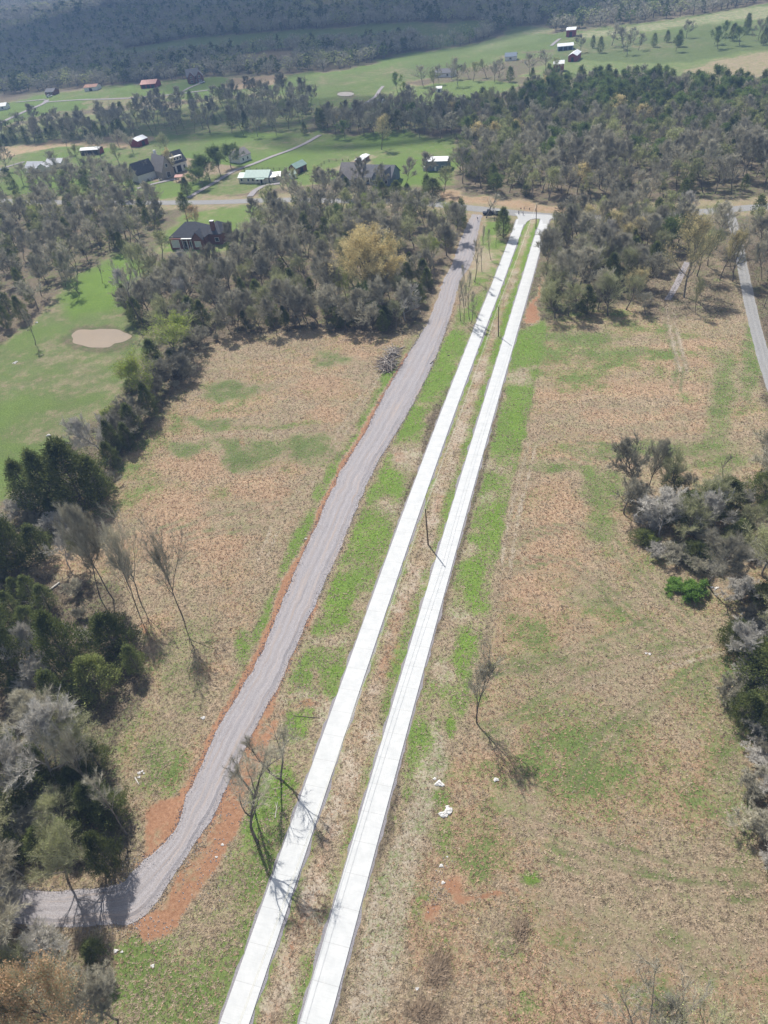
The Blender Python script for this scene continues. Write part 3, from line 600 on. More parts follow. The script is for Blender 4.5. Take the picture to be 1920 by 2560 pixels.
pond(864, 236, 20, 5.5, M['water2'], .25, lambda a: 1 + .06 * math.sin(2 * a + 1))

# ------------------------------------------------------------------ trees
TIPS = None
def tubes(P0, P1, r0, r1, n, tw=None):
    d = P1 - P0; L = np.linalg.norm(d, axis=1)[:, None] + 1e-9; d = d / L
    ref = np.where(np.abs(d[:, 2:3]) < .9, np.array([[0, 0, 1.0]]), np.array([[1.0, 0, 0]]))
    u = np.cross(d, ref); u /= np.linalg.norm(u, axis=1)[:, None]; v = np.cross(d, u)
    an = np.arange(n) * 2 * math.pi / n; c = np.cos(an)[None, :, None] * u[:, None] + np.sin(an)[None, :, None] * v[:, None]
    V = np.concatenate([P0[:, None] + c * r0[:, None, None], P1[:, None] + c * r1[:, None, None]], 1)
    m = len(P0); b = (np.arange(m) * 2 * n)[:, None]
    i = np.arange(n)[None]; j = (np.arange(n) + 1)[None] % n
    F = np.stack([b + i, b + j, b + n + j, b + n + i], -1).reshape(-1, 4)
    return V.reshape(-1, 3), F
def tri_sticks(P0, P1, wd, rng):
    d = P1 - P0; r = rng.normal(size=P0.shape); s = np.cross(d, r); s /= np.linalg.norm(s, axis=1)[:, None] + 1e-9
    V = np.stack([P0 - s * wd[:, None], P0 + s * wd[:, None], P1], 1).reshape(-1, 3)
    return V, np.arange(len(V)).reshape(-1, 3)
def quads(C, size, rng, asp=1.0, outw=None):
    a = rng.normal(size=C.shape); a /= np.linalg.norm(a, axis=1)[:, None]
    if outw is not None: a = a * .5 + outw; a /= np.linalg.norm(a, axis=1)[:, None]
    b = np.cross(a, rng.normal(size=C.shape)); b /= np.linalg.norm(b, axis=1)[:, None] + 1e-9
    a = a * size[:, None] * asp; b = b * size[:, None]
    V = np.stack([C - b * .5, C + a * .6 - b * .1, C + a + b * .1, C + b * .6], 1).reshape(-1, 3)
    return V, np.arange(len(V)).reshape(-1, 4)
class Parts:
    def __init__(s): s.V = []; s.F = []; s.fm = []; s.n = 0
    def add(s, VF, m):
        V, F = VF; s.V.append(V); s.F.append(F + s.n); s.fm.append(m); s.n += len(V)
    def mesh(s, name, mats): return mesh_np(name, np.vstack(s.V), s.F, mats, s.fm)
def grow(rng, H, base, top, R, n1, n2, n3, a1, stems=1, up=.12, wob=.13, trunk_r=.017, lean=0, cut=1.0):
    """returns per-level arrays of segments: level -> list of (p0,p1,r0,r1)"""
    lv = [[], [], [], []]; 
    def branch(p, d, L, r, level, ns, upk):
        pts = [p]; d = d / np.linalg.norm(d)
        for k in range(ns):
            d = d + rng.normal(size=3) * wob + np.array([0, 0, upk]); d /= np.linalg.norm(d)
            q = pts[-1] + d * L / ns; t0, t1 = k / ns, (k + 1) / ns
            lv[level].append((pts[-1], q, r * (1 - .75 * t0), r * (1 - .75 * t1))); pts.append(q)
        return pts
    def at(pts, t):
        x = t * (len(pts) - 1); i = min(int(x), len(pts) - 2); return pts[i] + (pts[i + 1] - pts[i]) * (x - i), pts[i + 1] - pts[i]
    def off(d, ang, az):
        d = d / np.linalg.norm(d); u = np.cross(d, [.3, .2, 1.0] if abs(d[2]) < .95 else [1.0, 0, 0]); u /= np.linalg.norm(u); v = np.cross(d, u)
        return d * math.cos(ang) + (u * math.cos(az) + v * math.sin(az)) * math.sin(ang)
    for s in range(stems):
        az = rng.uniform(0, math.tau); ln = lean + (0 if stems == 1 else rng.uniform(.15, .5))
        d0 = np.array([math.cos(az) * ln, math.sin(az) * ln, 1.0]); hh = H * (top if stems == 1 else top * rng.uniform(.7, 1))
        p0 = np.array([0, 0, -.3]) if stems == 1 else np.array([math.cos(az), math.sin(az), 0]) * rng.uniform(.1, .6) + [0, 0, -.2]
        tr = branch(p0, d0, hh / np.linalg.norm(d0) * (1.05), H * trunk_r / (stems ** .45), 0, 6, .05)
        for i in range(n1):
            t = base + (1 - base) * ((i + rng.uniform(0, 1)) / n1); p, dd = at(tr, min(t, .99))
            fr = (t - base) / (1 - base)
            ang = a1[0] + (a1[1] - a1[0]) * fr + rng.normal() * .12
            L = R * H * (1.0 - .35 * fr ** 2) * rng.uniform(.75, 1.1) * (.7 + .6 * math.sin(math.pi * min(1, fr * .8 + .2)))
            b1 = branch(p, off(dd, ang, i * 2.4 + rng.uniform(-.5, .5)), L, H * trunk_r * (.52 - .25 * fr), 1, 4, up)
            for j in range(n2):
                t2 = .25 + .75 * (j + rng.uniform(0, 1)) / n2; p2, d2 = at(b1, min(t2, .99))
                b2 = branch(p2, off(d2, rng.uniform(.45, .95), rng.uniform(0, math.tau)), L * .5 * (1.15 - t2 * .6) * rng.uniform(.7, 1.15), H * trunk_r * .2 * (1.2 - t2 * .6), 2, 3, up)
                for k in range(n3):
                    t3 = .2 + .8 * (k + rng.uniform(0, 1)) / n3; p3, d3 = at(b2, min(t3, .99))
                    branch(p3, off(d3, rng.uniform(.4, .9), rng.uniform(0, math.tau)), L * .24 * rng.uniform(.6, 1.2), H * trunk_r * .07, 3, 2, up)
    return lv
def arr(l): 
    return [np.array([s[i] for s in l]) for i in range(4)]
def leafless(seed, H, style, twigs=12, wdt=.016, leaves=0, lsize=.16, lmat=2, low=False, shell=0, mats=None):
    rng = np.random.default_rng(seed); lv = grow(rng, H, **style)
    A, B = Parts(), Parts()
    P0, P1, r0, r1 = arr(lv[0]); A.add(tubes(P0, P1, r0, r1, 4 if low else 7), 0)
    P0, P1, r0, r1 = arr(lv[1]); A.add(tubes(P0, P1, np.maximum(r0, .03), np.maximum(r1, .02), 3 if low else 5), 0)
    if not low: P0, P1, r0, r1 = arr(lv[2]); B.add(tubes(P0, P1, np.maximum(r0, .022), np.maximum(r1, .014), 3), 1)
    else: P0, P1, r0, r1 = arr(lv[2]); B.add(tri_sticks(P0, P1, np.maximum(r0, .05), rng), 1)
    src = (lv[3] + lv[2] + lv[1][2:]) if lv[3] else lv[2]
    P0, P1, r0, r1 = arr(src); n3_ = len(lv[3]); B.add(tri_sticks(P0[:n3_], (P1 + (P1 - P0) * .2)[:n3_], np.maximum(r0[:n3_], wdt * 1.3), rng), 1)
    if twigs:
        n = len(P0); i = rng.integers(0, n, n * twigs); t = rng.uniform(0, 1, len(i))[:, None]
        q = P0[i] + (P1[i] - P0[i]) * t; d = (P1 - P0)[i]; d /= np.linalg.norm(d, axis=1)[:, None]
        e = rng.normal(size=q.shape) * .55 + d + [0, 0, .45]; e /= np.linalg.norm(e, axis=1)[:, None]
        L = H * rng.uniform(.03, .085, len(i))[:, None]
        tip = q + e * L; B.add(tri_sticks(q, tip, np.full(len(i), wdt), rng), 1)
    else: tip = P1
    if leaves:
        k = rng.integers(0, len(tip), leaves); c = tip[k] + rng.normal(size=(leaves, 3)) * lsize * 1.2
        B.add(quads(c, lsize * rng.uniform(.6, 1.4, leaves), rng), 2)
    ms = mats or [M['bark'], M['twig'], M['leaf_pale']]
    return A, B, ms
ST = dict(
    oak=dict(base=.30, top=.80, R=.40, n1=14, n2=7, n3=4, a1=(1.0, .35), up=.13),
    tall=dict(base=.40, top=.9, R=.30, n1=14, n2=6, n3=5, a1=(.9, .35), up=.14, trunk_r=.012),
    vase=dict(base=.42, top=.66, R=.50, n1=10, n2=7, n3=5, a1=(.6, .22), up=.07, wob=.08, trunk_r=.014),
    bush=dict(base=.15, top=.6, R=.40, n1=5, n2=6, n3=5, a1=(.9, .4), stems=6, up=.10, trunk_r=.014),
    sparse=dict(base=.35, top=.95, R=.22, n1=8, n2=3, n3=2, a1=(.6, .3), up=.15, trunk_r=.011),
    fork=dict(base=.2, top=.62, R=.50, n1=7, n2=6, n3=4, a1=(.6, .25), up=.06, wob=.11, trunk_r=.014),
    bigoak=dict(base=.2, top=.72, R=.55, n1=13, n2=8, n3=6, a1=(1.25, .4), up=.10, trunk_r=.022),
)
def cedar(seed, H, Rw=.24, n=520, k=7, s=.34, base=.06, lumps=.25, mats=None, top_sharp=1.0, open_=0.0):
    rng = np.random.default_rng(seed); A, B = Parts(), Parts()
    z = np.linspace(-.3, H * .95, 8); P = np.stack([np.sin(z * .3 + seed) * .08, np.cos(z * .23) * .08, z], 1); r = np.linspace(H * .016, .02, 8)
    A.add(tubes(P[:-1], P[1:], r[:-1], r[1:], 6), 0)
    t = base + (1 - base) * rng.uniform(0, 1, n) ** .9; az = rng.uniform(0, math.tau, n)
    prof = np.sin(np.pi * np.clip((t - base) / (1 - base), 0, 1) ** (.62)) ** .75 * (1 - .35 * t) * top_sharp + .04
    ph = rng.uniform(0, 6, 4)
    lump = 1 + lumps * (np.sin(az * 3 + t * 9 + ph[0]) * .5 + np.sin(az * 5 - t * 17 + ph[1]) * .35 + np.sin(t * 31 + az * 2 + ph[2]) * .35)
    rad = H * Rw * prof * lump * np.clip(1.0 - np.abs(rng.normal(0, .22 + open_, n)), .1, 1.1)
    C = np.stack([np.cos(az) * rad, np.sin(az) * rad, t * H], 1)
    nb = n // 6; q = C[:nb]; b0 = np.stack([q[:, 0] * 0, q[:, 1] * 0, np.maximum(.3, q[:, 2] - rad[:nb] * .6)], 1)
    A.add(tri_sticks(b0, q, np.full(nb, .05), rng), 0)
    o = np.stack([np.cos(az), np.sin(az), np.full(n, .9)], 1); o /= np.linalg.norm(o, axis=1)[:, None]
    i = np.repeat(np.arange(n), k); c = C[i] + rng.normal(size=(n * k, 3)) * s * .9
    B.add(quads(c, s * rng.uniform(.5, 1.2, n * k) * .55, rng, 1.9, o[i]), 1)
    return A, B, mats or [M['bark'], M['cedar']]
def leafy(seed, H, style, leaves=9000, ls=.14, lm='leaf_gold', tw=5, bm='bark', tm='twig_olive'):
    return leafless(seed, H, style, tw, .014, leaves, ls, mats=[M[bm], M[tm], M[lm]])
PROTO = {}
NAT = {}
def nat(key, B, Hn):
    V = np.vstack(B.V); NAT.setdefault(key, []).append((np.percentile(np.hypot(V[:, 0], V[:, 1]), 96) * 2 / Hn))
def proto(key, fn, Hn):
    A, B, ms = fn; nat(key, B, Hn); PROTO.setdefault(key, []).append((A.mesh('trunk', ms), B.mesh('crown', ms), None, Hn))
def proto1(key, fn, Hn):
    A, B, ms = fn; nat(key, B, Hn); C = Parts()
    for X in (A, B):
        for V, F, m in zip(X.V, [f for f in X.F], X.fm): pass
        C.V += X.V; C.F += [f + C.n for f in X.F]; C.fm += X.fm; C.n += X.n
    PROTO.setdefault(key, []).append((None, None, C.mesh('tree', ms), Hn))
for s in (1, 2, 3): proto('oak', leafless(s, 15, ST['oak'], 26, .014), 15)
for s in (4, 5, 6): proto('tall', leafless(s, 16, ST['tall'], 24, .013), 16)
for s in (7, 8, 9): proto('vase', leafless(s, 15, ST['vase'], 16, .010), 15)
for s in (10, 11, 12): proto('bush', leafless(s, 7, ST['bush'], 18, .011), 7)
for s in (13, 14): proto('sparse', leafless(s, 14, ST['sparse'], 16, .012), 14)
for s in (15, 16): proto('fork', leafless(s, 15, ST['fork'], 22, .012), 15)
for s in (17, 18): proto('lanetree', leafless(s + 60, 15, dict(ST['fork'], trunk_r=.012, n1=7, n2=4, n3=3, R=.25, a1=(.4, .15), base=.3, top=.8), 9, .010, mats=[M['bark'], M['twig'], M['twig']]), 15)
for s in (17, 18): proto('pale', leafless(s, 13, ST['oak'], 20, .018, mats=[M['bark_pale'], M['twig_pale'], M['twig']]), 13)
for s in (19, 20): proto('palebush', leafless(s, 8, ST['bush'], 16, .014, mats=[M['bark_pale'], M['twig_pale'], M['twig']]), 8)
for s in (21, 22): proto('olive', leafy(s, 14, ST['oak'], 3500, .12, 'leaf_pale', 10), 14)
for s in (23, 24): proto('lime', leafy(s, 12, ST['oak'], 7000, .17, 'leaf_lime', 6), 12)
for s in (25,): proto('bigoak', leafy(s, 20, ST['bigoak'], 45000, .24, 'leaf_gold', 5), 20)
for s in (26, 27): proto('gold', leafy(s, 14, ST['oak'], 5000, .16, 'leaf_gold', 8), 14)
for s in (66,): proto('peach', leafy(s, 14, ST['oak'], 9000, .16, 'leaf_peach', 8), 14)
for s in (28, 29): proto('limebush', leafy(s, 7, ST['bush'], 7000, .16, 'leaf_lime', 5), 7)
for s in (30, 31): proto('greenbush', leafy(s, 5, ST['bush'], 16000, .15, 'leaf_green', 0), 5)
for s in (32, 33): proto('green', leafy(s, 13, ST['oak'], 16000, .2, 'leaf_mid', 3), 13)
for s in (34, 35, 36): proto('cedar', cedar(s, 12, .26, 900, 8, lumps=.45), 12)
for s in (37, 38): proto('cedarwide', cedar(s, 10, .42, 1300, 8, .36, lumps=.6), 10)
for s in (39,): proto('cedarlime', cedar(s, 10, .42, 1300, 9, .30, lumps=.5, mats=[M['bark'], M['cedar_lime']]), 10)
for s in (40, 41): proto('pine', cedar(s, 13, .17, 420, 8, .36, base=.38, lumps=.4, open_=.2), 13)
# lighter versions for trees further away
for s in (51, 52, 53): proto1('d_oak', leafless(s, 14, dict(ST['oak'], n1=10, n2=6, n3=4), 12, .026, low=True), 14)
for s in (54, 55, 56): proto1('d_tall', leafless(s, 15, dict(ST['tall'], n1=11, n2=6, n3=4), 12, .026, low=True), 15)
for s in (57, 58): proto1('d_olive', leafless(s, 14, dict(ST['oak'], n1=9, n2=5, n3=3), 6, .03, 1500, .28, low=True, mats=[M['bark'], M['twig_olive'], M['leaf_pale']]), 14)
for s in (59, 60): proto1('d_green', leafless(s, 13, dict(ST['oak'], n1=8, n2=5, n3=3), 3, .03, 3200, .34, low=True, mats=[M['bark'], M['twig_olive'], M['leaf_mid']]), 13)
for s in (61, 62, 63): proto1('d_cedar', cedar(s, 12, .25, 330, 6, .6), 12)
for s in (64,): proto1('d_gold', leafless(s, 14, dict(ST['oak'], n1=9, n2=5, n3=3), 4, .03, 2200, .3, low=True, mats=[M['bark'], M['twig_olive'], M['leaf_gold']]), 14)
for s in (65,): proto1('d_lime', leafless(s, 13, dict(ST['oak'], n1=9, n2=5, n3=3), 4, .03, 2600, .3, low=True, mats=[M['bark'], M['twig_olive'], M['leaf_lime']]), 13)
NAMES = dict(lanetree='bare_tree', oak='bare_tree', tall='bare_tree', vase='bare_tree', sparse='bare_tree', fork='bare_tree', pale='bare_tree', bush='bare_shrub', palebush='bare_shrub',
             olive='budding_tree', lime='leafing_tree', bigoak='oak_tree', gold='budding_tree', peach='budding_tree', limebush='leafing_shrub', greenbush='green_bush', green='leafy_tree',
             cedar='cedar_tree', cedarwide='cedar_tree', cedarlime='cedar_tree', pine='pine_tree')
RNG = random.Random(7)
placed = []
def plant(key, b, h, label, group=None, wide=1.0, cat=None, lean=(0, 0)):
    mt, mc, m1, Hn = RNG.choice(PROTO[key]); s = h / Hn
    base = key[2:] if key.startswith('d_') else key; nm = NAMES[base]
    c = cat or ('shrub' if 'shrub' in nm or 'bush' in nm else 'tree')
    z = float(H(*b)); root = link(nm, m1, None, (b[0], b[1], z), RNG.uniform(0, 6.28), label, c, group)
    root.scale = (s * wide, s * wide, s)
    if lean != (0, 0): root.rotation_euler = (lean[0], lean[1], root.rotation_euler[2])
    if m1 is None:
        link('trunk', mt, root); link('crown', mc, root)
    placed.append((b[0], b[1])); return root
def T(key, bx, by, tx, ty, label, group=None, wpx=None, **k):
    b = S(bx, by); h = height_for(b, tx, ty); wide = k.pop('wide', 1.0)
    dist = abs(np.array([b[0], b[1], h / 2 - CAMH]) @ _F); full = key in ('cedar', 'cedarwide', 'cedarlime', 'bush', 'palebush', 'greenbush', 'limebush')
    nt = float(np.mean(NAT[key])); wm = wpx / FPX * dist if wpx else nt * h * .55
    tph = CAMH / np.hypot(*b)
    if full:      # the picture shows the near rim of the crown, not the foot of the stem
        b = b * (1 + wm * .32 / np.hypot(*b)); h = height_for(b, tx, ty)
    h = max(h - (.42 if full else .10 if key == 'lanetree' else .26) * wm * tph, h * .55); 
    if wpx: wide = float(np.clip(wm / (nt * h), .5, 2.4))
    o = plant(key, b, h, label, group, wide, **k); PLOG.append((o.name, round(h, 1), round(wide, 2))); return o
PLOG = []
# -- single trees one can point to, near ones first
T('lanetree', 643, 2106, 548, 1885, 'dark forked bare tree standing right beside the left concrete lane, lowest on its left side')
T('lanetree', 631, 1985, 560, 1830, 'bare tree with tangled stems between gravel road and forked tree')
T('lanetree', 700, 1950, 645, 1795, 'tall thin bare stem leaning left beside the left concrete lane, left of a twin stem')
T('lanetree', 704, 1949, 674, 1812, 'tall thin bare stem beside the left concrete lane, right of a twin stem')
T('sparse', 318, 2087, 300, 1950, 'dead pinkish sapling with a bare pale trunk above the red clay bend')
T('vase', 457, 1543, 407, 1330, 'bare tree with upswept crown standing alone in the dry field', wpx=95)
T('vase', 351, 1505, 296, 1305, 'thick dark bare tree with upswept crown, middle of the row at the left field edge', wpx=90)
T('fork', 345, 1528, 322, 1352, 'dark bare tree with shorter trunk close against the thick one at the left field edge', wpx=50)
T('tall', 285, 1500, 236, 1262, 'slender bare tree with green vine at its foot at the left field edge', wpx=70)
T('tall', 249, 1494, 222, 1290, 'slender bare trunk left of the vine covered one at the left field edge', wpx=50)
T('olive', 228, 1430, 190, 1332, 'small leaning tree with sparse green buds beside the left clump of cedars', wpx=60)
T('pale', 175, 1420, 145, 1320, 'greyish white bare tree above the fallen trunk at the left edge', wpx=90)
T('bush', 195, 1500, 190, 1440, 'low bare thicket between the fallen trunk and the vine covered tree', wpx=60)
T('cedarlime', 262, 1752, 241, 1606, 'yellowish green round cedar at the front of the dark cedar clump', wpx=143)
T('cedarwide', 305, 1650, 262, 1500, 'large dark cedar behind the yellowish one, at the right of the clump', wpx=135)
T('cedar', 352, 1690, 330, 1595, 'small dark cedar right of the yellowish one', wpx=60)
T('cedarwide', 200, 1700, 158, 1492, 'large dark cedar in the middle of the left clump', wpx=130)
T('cedar', 175, 1790, 150, 1650, 'dark cedar left of the yellowish one with a bare tree in front', wpx=90)
T('cedarwide', 60, 1710, 20, 1490, 'large dark cedar at the left picture edge in the clump', wpx=130)
T('cedar', 12, 1600, -8, 1455, 'dark cedar cut by the left picture edge above the clump', wpx=100)
T('pale', 85, 1680, 58, 1560, 'white twigged bare tree in front of the dark cedars at the left edge', wpx=100)
T('palebush', 125, 1730, 108, 1610, 'light grey bare bush among the dark cedars of the left clump', wpx=95)
T('cedarwide', 62, 1430, 35, 1262, 'olive green cedar above the left clump, cut by a slanting bare trunk', wpx=100)
T('cedar', 118, 1412, 82, 1292, 'bright olive cedar with visible leaning trunk at the left edge', wpx=85)
T('cedar', 18, 1410, -5, 1255, 'green cedar at the left picture edge beside the pasture corner', wpx=90)
T('cedarwide', 222, 1290, 190, 1062, 'tallest wide cedar at the bottom end of the diagonal hedgerow', wpx=165)
T('cedar', 262, 1262, 238, 1120, 'grey green cedar on the field side of the tallest hedgerow cedar', wpx=80)
T('cedarwide', 150, 1290, 112, 1100, 'wide dark cedar left of the tallest one in the hedgerow', wpx=120)
T('cedar', 95, 1285, 70, 1130, 'pointed cedar at the pasture edge, left of the two wide ones', wpx=85)
T('palebush', 68, 1300, 50, 1215, 'pale grey bare bush at the foot of the hedgerow cedars', wpx=90)
T('palebush', 150, 1340, 140, 1260, 'grey bare shrub between hedgerow cedars and the slanting cedar', wpx=80)
T('pale', 262, 1150, 224, 1020, 'white limbed bare tree leaning left in the hedgerow', wpx=110)
T('bush', 320, 1130, 285, 1005, 'dense grey bare shrub in the hedgerow with a lime green top behind it', wpx=130)
T('limebush', 292, 1075, 275, 1000, 'small lime green topped bush in the middle of the hedgerow', wpx=70)
T('bush', 350, 1080, 308, 960, 'grey purple bare bush in the hedgerow below the lime green tree', wpx=110)
T('bush', 268, 1240, 262, 1160, 'low bare bush on the field side of the tall hedgerow cedar', wpx=80)
T('lime', 362, 1020, 322, 880, 'lime green leafing tree with pale stems in the hedgerow', wpx=105)
T('cedar', 332, 985, 290, 938, 'leaning dark cedar tuft in the hedgerow beside the lime green tree', wpx=60)
T('bush', 392, 1010, 372, 905, 'dark brown bare bush right of the lime green hedgerow tree', wpx=85)
T('bush', 440, 975, 405, 845, 'big dark grey bare tree mass at the wood end of the hedgerow', wpx=125)
T('bush', 470, 930, 460, 840, 'grey bare bush at the corner where hedgerow meets the wood', wpx=100)
T('cedar', 392, 925, 382, 838, 'pointed dark cedar beside the pond', wpx=52)
T('lime', 448, 905, 425, 787, 'spreading lime green tree between the pond and the wood', wpx=130)
T('bush', 500, 880, 488, 790, 'grey bare shrub behind the spreading lime green tree', wpx=90)
T('cedar', 352, 820, 338, 735, 'dark cedar at the wood corner near the pond', wpx=52)
T('sparse', 363, 814, 322, 655, 'thin tall bare tree leaning left at the wood corner near the pond')
T('olive', 345, 720, 330, 610, 'thin tree with pale green buds at the top right of the pasture', wpx=55)
T('sparse', 88, 862, 57, 775, 'thin bare tree standing alone in the pasture left of the pond')
T('fork', 200, 738, 180, 662, 'bare tree with bushy head at the upper left pasture edge', wpx=60)
T('sparse', 256, 708, 247, 655, 'thin bare sapling in the upper pasture, left of another')
T('sparse', 293, 710, 281, 650, 'thin bare sapling in the upper pasture, right of another')
T('fork', 1192, 1808, 1188, 1610, 'lone bare tree with forked trunk on the right of the right concrete lane', wpx=120)
# right clump
T('oak', 1580, 1232, 1562, 1085, 'upright multi stemmed bare tree at the left of the right hand thicket', wpx=150)
T('oak', 1622, 1228, 1612, 1085, 'upright bare tree right behind the multi stemmed one in the right hand thicket', wpx=90)
T('oak', 1560, 1285, 1540, 1180, 'small dark bare tree at the field side of the right hand thicket', wpx=110)
T('olive', 1688, 1240, 1702, 1110, 'bare tree with greenish twigs beside the cedar in the right hand thicket', wpx=100)
T('cedar', 1672, 1240, 1672, 1150, 'upper dark cedar in the right hand thicket', wpx=48)
T('pale', 1650, 1345, 1640, 1235, 'grey spreading bare tree with drooping limbs in the right hand thicket', wpx=165)
T('pale', 1780, 1330, 1774, 1200, 'pale grey spreading bare tree at the middle of the right hand thicket', wpx=130)
T('cedar', 1712, 1340, 1718, 1240, 'dark cedar in the middle of the right hand thicket', wpx=70)
T('vase', 1886, 1222, 1862, 1075, 'tall bare tree leaning left near the right picture edge', wpx=90)
T('tall', 1893, 1215, 1908, 1030, 'tallest bare tree at the right picture edge', wpx=80)
T('sparse', 1805, 1192, 1815, 1132, 'broken pale snag above the right hand thicket')
T('bush', 1840, 1240, 1835, 1180, 'low bare bush near the broken snag', wpx=60)
T('olive', 1850, 1330, 1850, 1240, 'bare tree with olive undergrowth near the right picture edge', wpx=100)
T('cedar', 1915, 1300, 1912, 1235, 'bright green cedar cut by the right picture edge', wpx=60)
T('cedarwide', 1604, 1368, 1600, 1310, 'dark green bush at the field corner of the right hand thicket', wpx=80)
T('limebush', 1632, 1372, 1628, 1325, 'lighter green bush beside the dark green one in the thicket corner', wpx=45)
T('bush', 1690, 1428, 1682, 1345, 'dark brown bare bush above the bright green bush', wpx=95)
T('cedarwide', 1735, 1420, 1735, 1335, 'shadowy olive cedar above the bright green bush', wpx=95)
T('olive', 1790, 1400, 1790, 1320, 'yellowish olive shrub tree in the right hand thicket', wpx=75)
T('palebush', 1770, 1430, 1775, 1370, 'grey bare bush right of the shadowy olive cedar', wpx=80)
T('greenbush', 1728, 1502, 1726, 1430, 'bright green leafy bush at the lower tip of the right hand thicket', wpx=78)
T('greenbush', 1682, 1482, 1676, 1440, 'smaller green bush left of the bright green one', wpx=55)
T('pale', 1905, 1440, 1890, 1320, 'purple grey spreading bare tree at the right picture edge', wpx=150)
T('palebush', 1840, 1510, 1838, 1425, 'grey bare bush right of the bright green bush', wpx=90)
T('cedarwide', 1896, 1520, 1892, 1440, 'olive green shrubby cedar at the right edge below the purple grey tree', wpx=80)
T('pale', 1868, 1660, 1862, 1555, 'pale bare tree at the lower right edge of the dry field', wpx=115)
T('palebush', 1912, 1600, 1912, 1520, 'grey bare bush cut by the right edge above the pale tree', wpx=100)
T('palebush', 1880, 1725, 1872, 1650, 'pale bare bush just below the pale tree at the right edge', wpx=90)
T('cedarwide', 1850, 1825, 1835, 1700, 'olive green bushy cedar at the lower right field edge', wpx=105)
T('cedarwide', 1900, 1860, 1890, 1740, 'green cedar cut by the right edge next to the bushy one', wpx=90)
T('palebush', 1925, 1800, 1915, 1700, 'whitish bare bush at the right edge behind the bushy cedar', wpx=90)
T('palebush', 1890, 1925, 1885, 1850, 'silver grey bare bush at the right edge, upper of three', wpx=100)
T('palebush', 1918, 2010, 1905, 1920, 'silver grey bare bush at the right edge, middle of three', wpx=110)
T('palebush', 1925, 2110, 1908, 2015, 'silver grey bare bush at the right edge, lower of three', wpx=110)
T('cedar', 1930, 2235, 1922, 2125, 'dark cedar at the right edge below the silver grey bushes', wpx=70)
plant('fork', S(1590, 2650), 14, 'bare crown rising from the bottom edge, left of the bottom right ones', None, 1.25)
plant('olive', S(1790, 2680), 14, 'bare crown with brownish buds rising from the bottom edge, middle one', None, 1.25)
plant('olive', S(1930, 2640), 14, 'bare crown with pale limbs in the bottom right corner', None, 1.25)
# bottom left
T('pale', 150, 1960, 95, 1775, 'large white limbed bare tree left of the red clay bend', wpx=230)
T('pale', 60, 1960, 20, 1800, 'grey bare tree at the left edge beside the large white limbed one', wpx=180)
T('vase', 240, 1990, 205, 1830, 'bare white forked tree reaching over the green cedar near the clay bend', wpx=110)
T('cedar', 262, 1935, 232, 1828, 'green cedar behind the white forked tree near the clay bend', wpx=80)
T('cedarwide', 262, 2050, 238, 1930, 'green cedar patch between bare limbs above the clay bend', wpx=110)
T('cedarwide', 300, 2190, 288, 2050, 'dark green ivy covered cedar at the inner side of the gravel bend', wpx=95)
T('olive', 266, 2185, 226, 2030, 'grey green bare tree at the inner side of the gravel bend', wpx=150)
T('olive', 170, 2205, 100, 2070, 'thick trunked tree with pale green twigs at the inner side of the gravel bend', wpx=170)
T('pale', 60, 2190, 20, 2030, 'pale bare tree at the left edge behind the gravel bend', wpx=130)
T('cedar', 200, 2120, 180, 2030, 'small green cedar hidden between the bare trees of the bend', wpx=70)
T('bush', 120, 2080, 95, 1990, 'brown bare thicket below the large white limbed tree', wpx=140)
T('cedarwide', 30, 2060, 10, 1960, 'dark green cedar at the left edge under bare limbs', wpx=100)
T('cedar', 250, 2395, 240, 2340, 'small round green cedar below the gravel bend', wpx=60)
T('peach', 285, 2620, 215, 2370, 'orange budded tree in the bottom left corner', wpx=230)
T('sparse', 20, 2480, -40, 2300, 'bare sapling at the left edge below the gravel bend')
T('tall', 70, 2330, 0, 2130, 'tall bare stem in front of the gravel bend at the left edge')
T('sparse', 95, 2370, 50, 2160, 'thin bare stem crossing the gravel at the left edge')
T('olive', 60, 2560, 10, 2340, 'pale green twigged tree in the lower left corner', wpx=200)
T('bush', 150, 2440, 120, 2360, 'brown bare thicket below the gravel bend', wpx=160)
T('bush', 40, 2660, 10, 2520, 'grey bare thicket in the bottom left corner', wpx=200)
T('olive', 150, 2740, 90, 2530, 'greenish bare tree at the bottom edge left of the orange budded one', wpx=180)
for x_, y_, h_, k_, l_ in ((15, 2345, 12, 'pale', 'pale bare tree overhanging the gravel at the left edge, rear one'), (-60, 2420, 15, 'oak', 'tall grey bare tree at the left edge below the gravel'), (110, 2400, 9, 'pale', 'pale bare tree overhanging the gravel bend, nearer one'),
        (60, 2500, 10, 'olive', 'greenish bare tree among the scrub below the gravel bend'), (180, 2450, 7, 'oak', 'small grey bare tree beside the round cedar'), (10, 2205, 12, 'oak', 'grey bare tree behind the gravel at the left edge')):
    plant(k_, S(x_, y_), h_, l_, None, 1.1)
T('sparse', 200, 2500, 165, 2400, 'dark bare sapling in front of the orange budded tree')
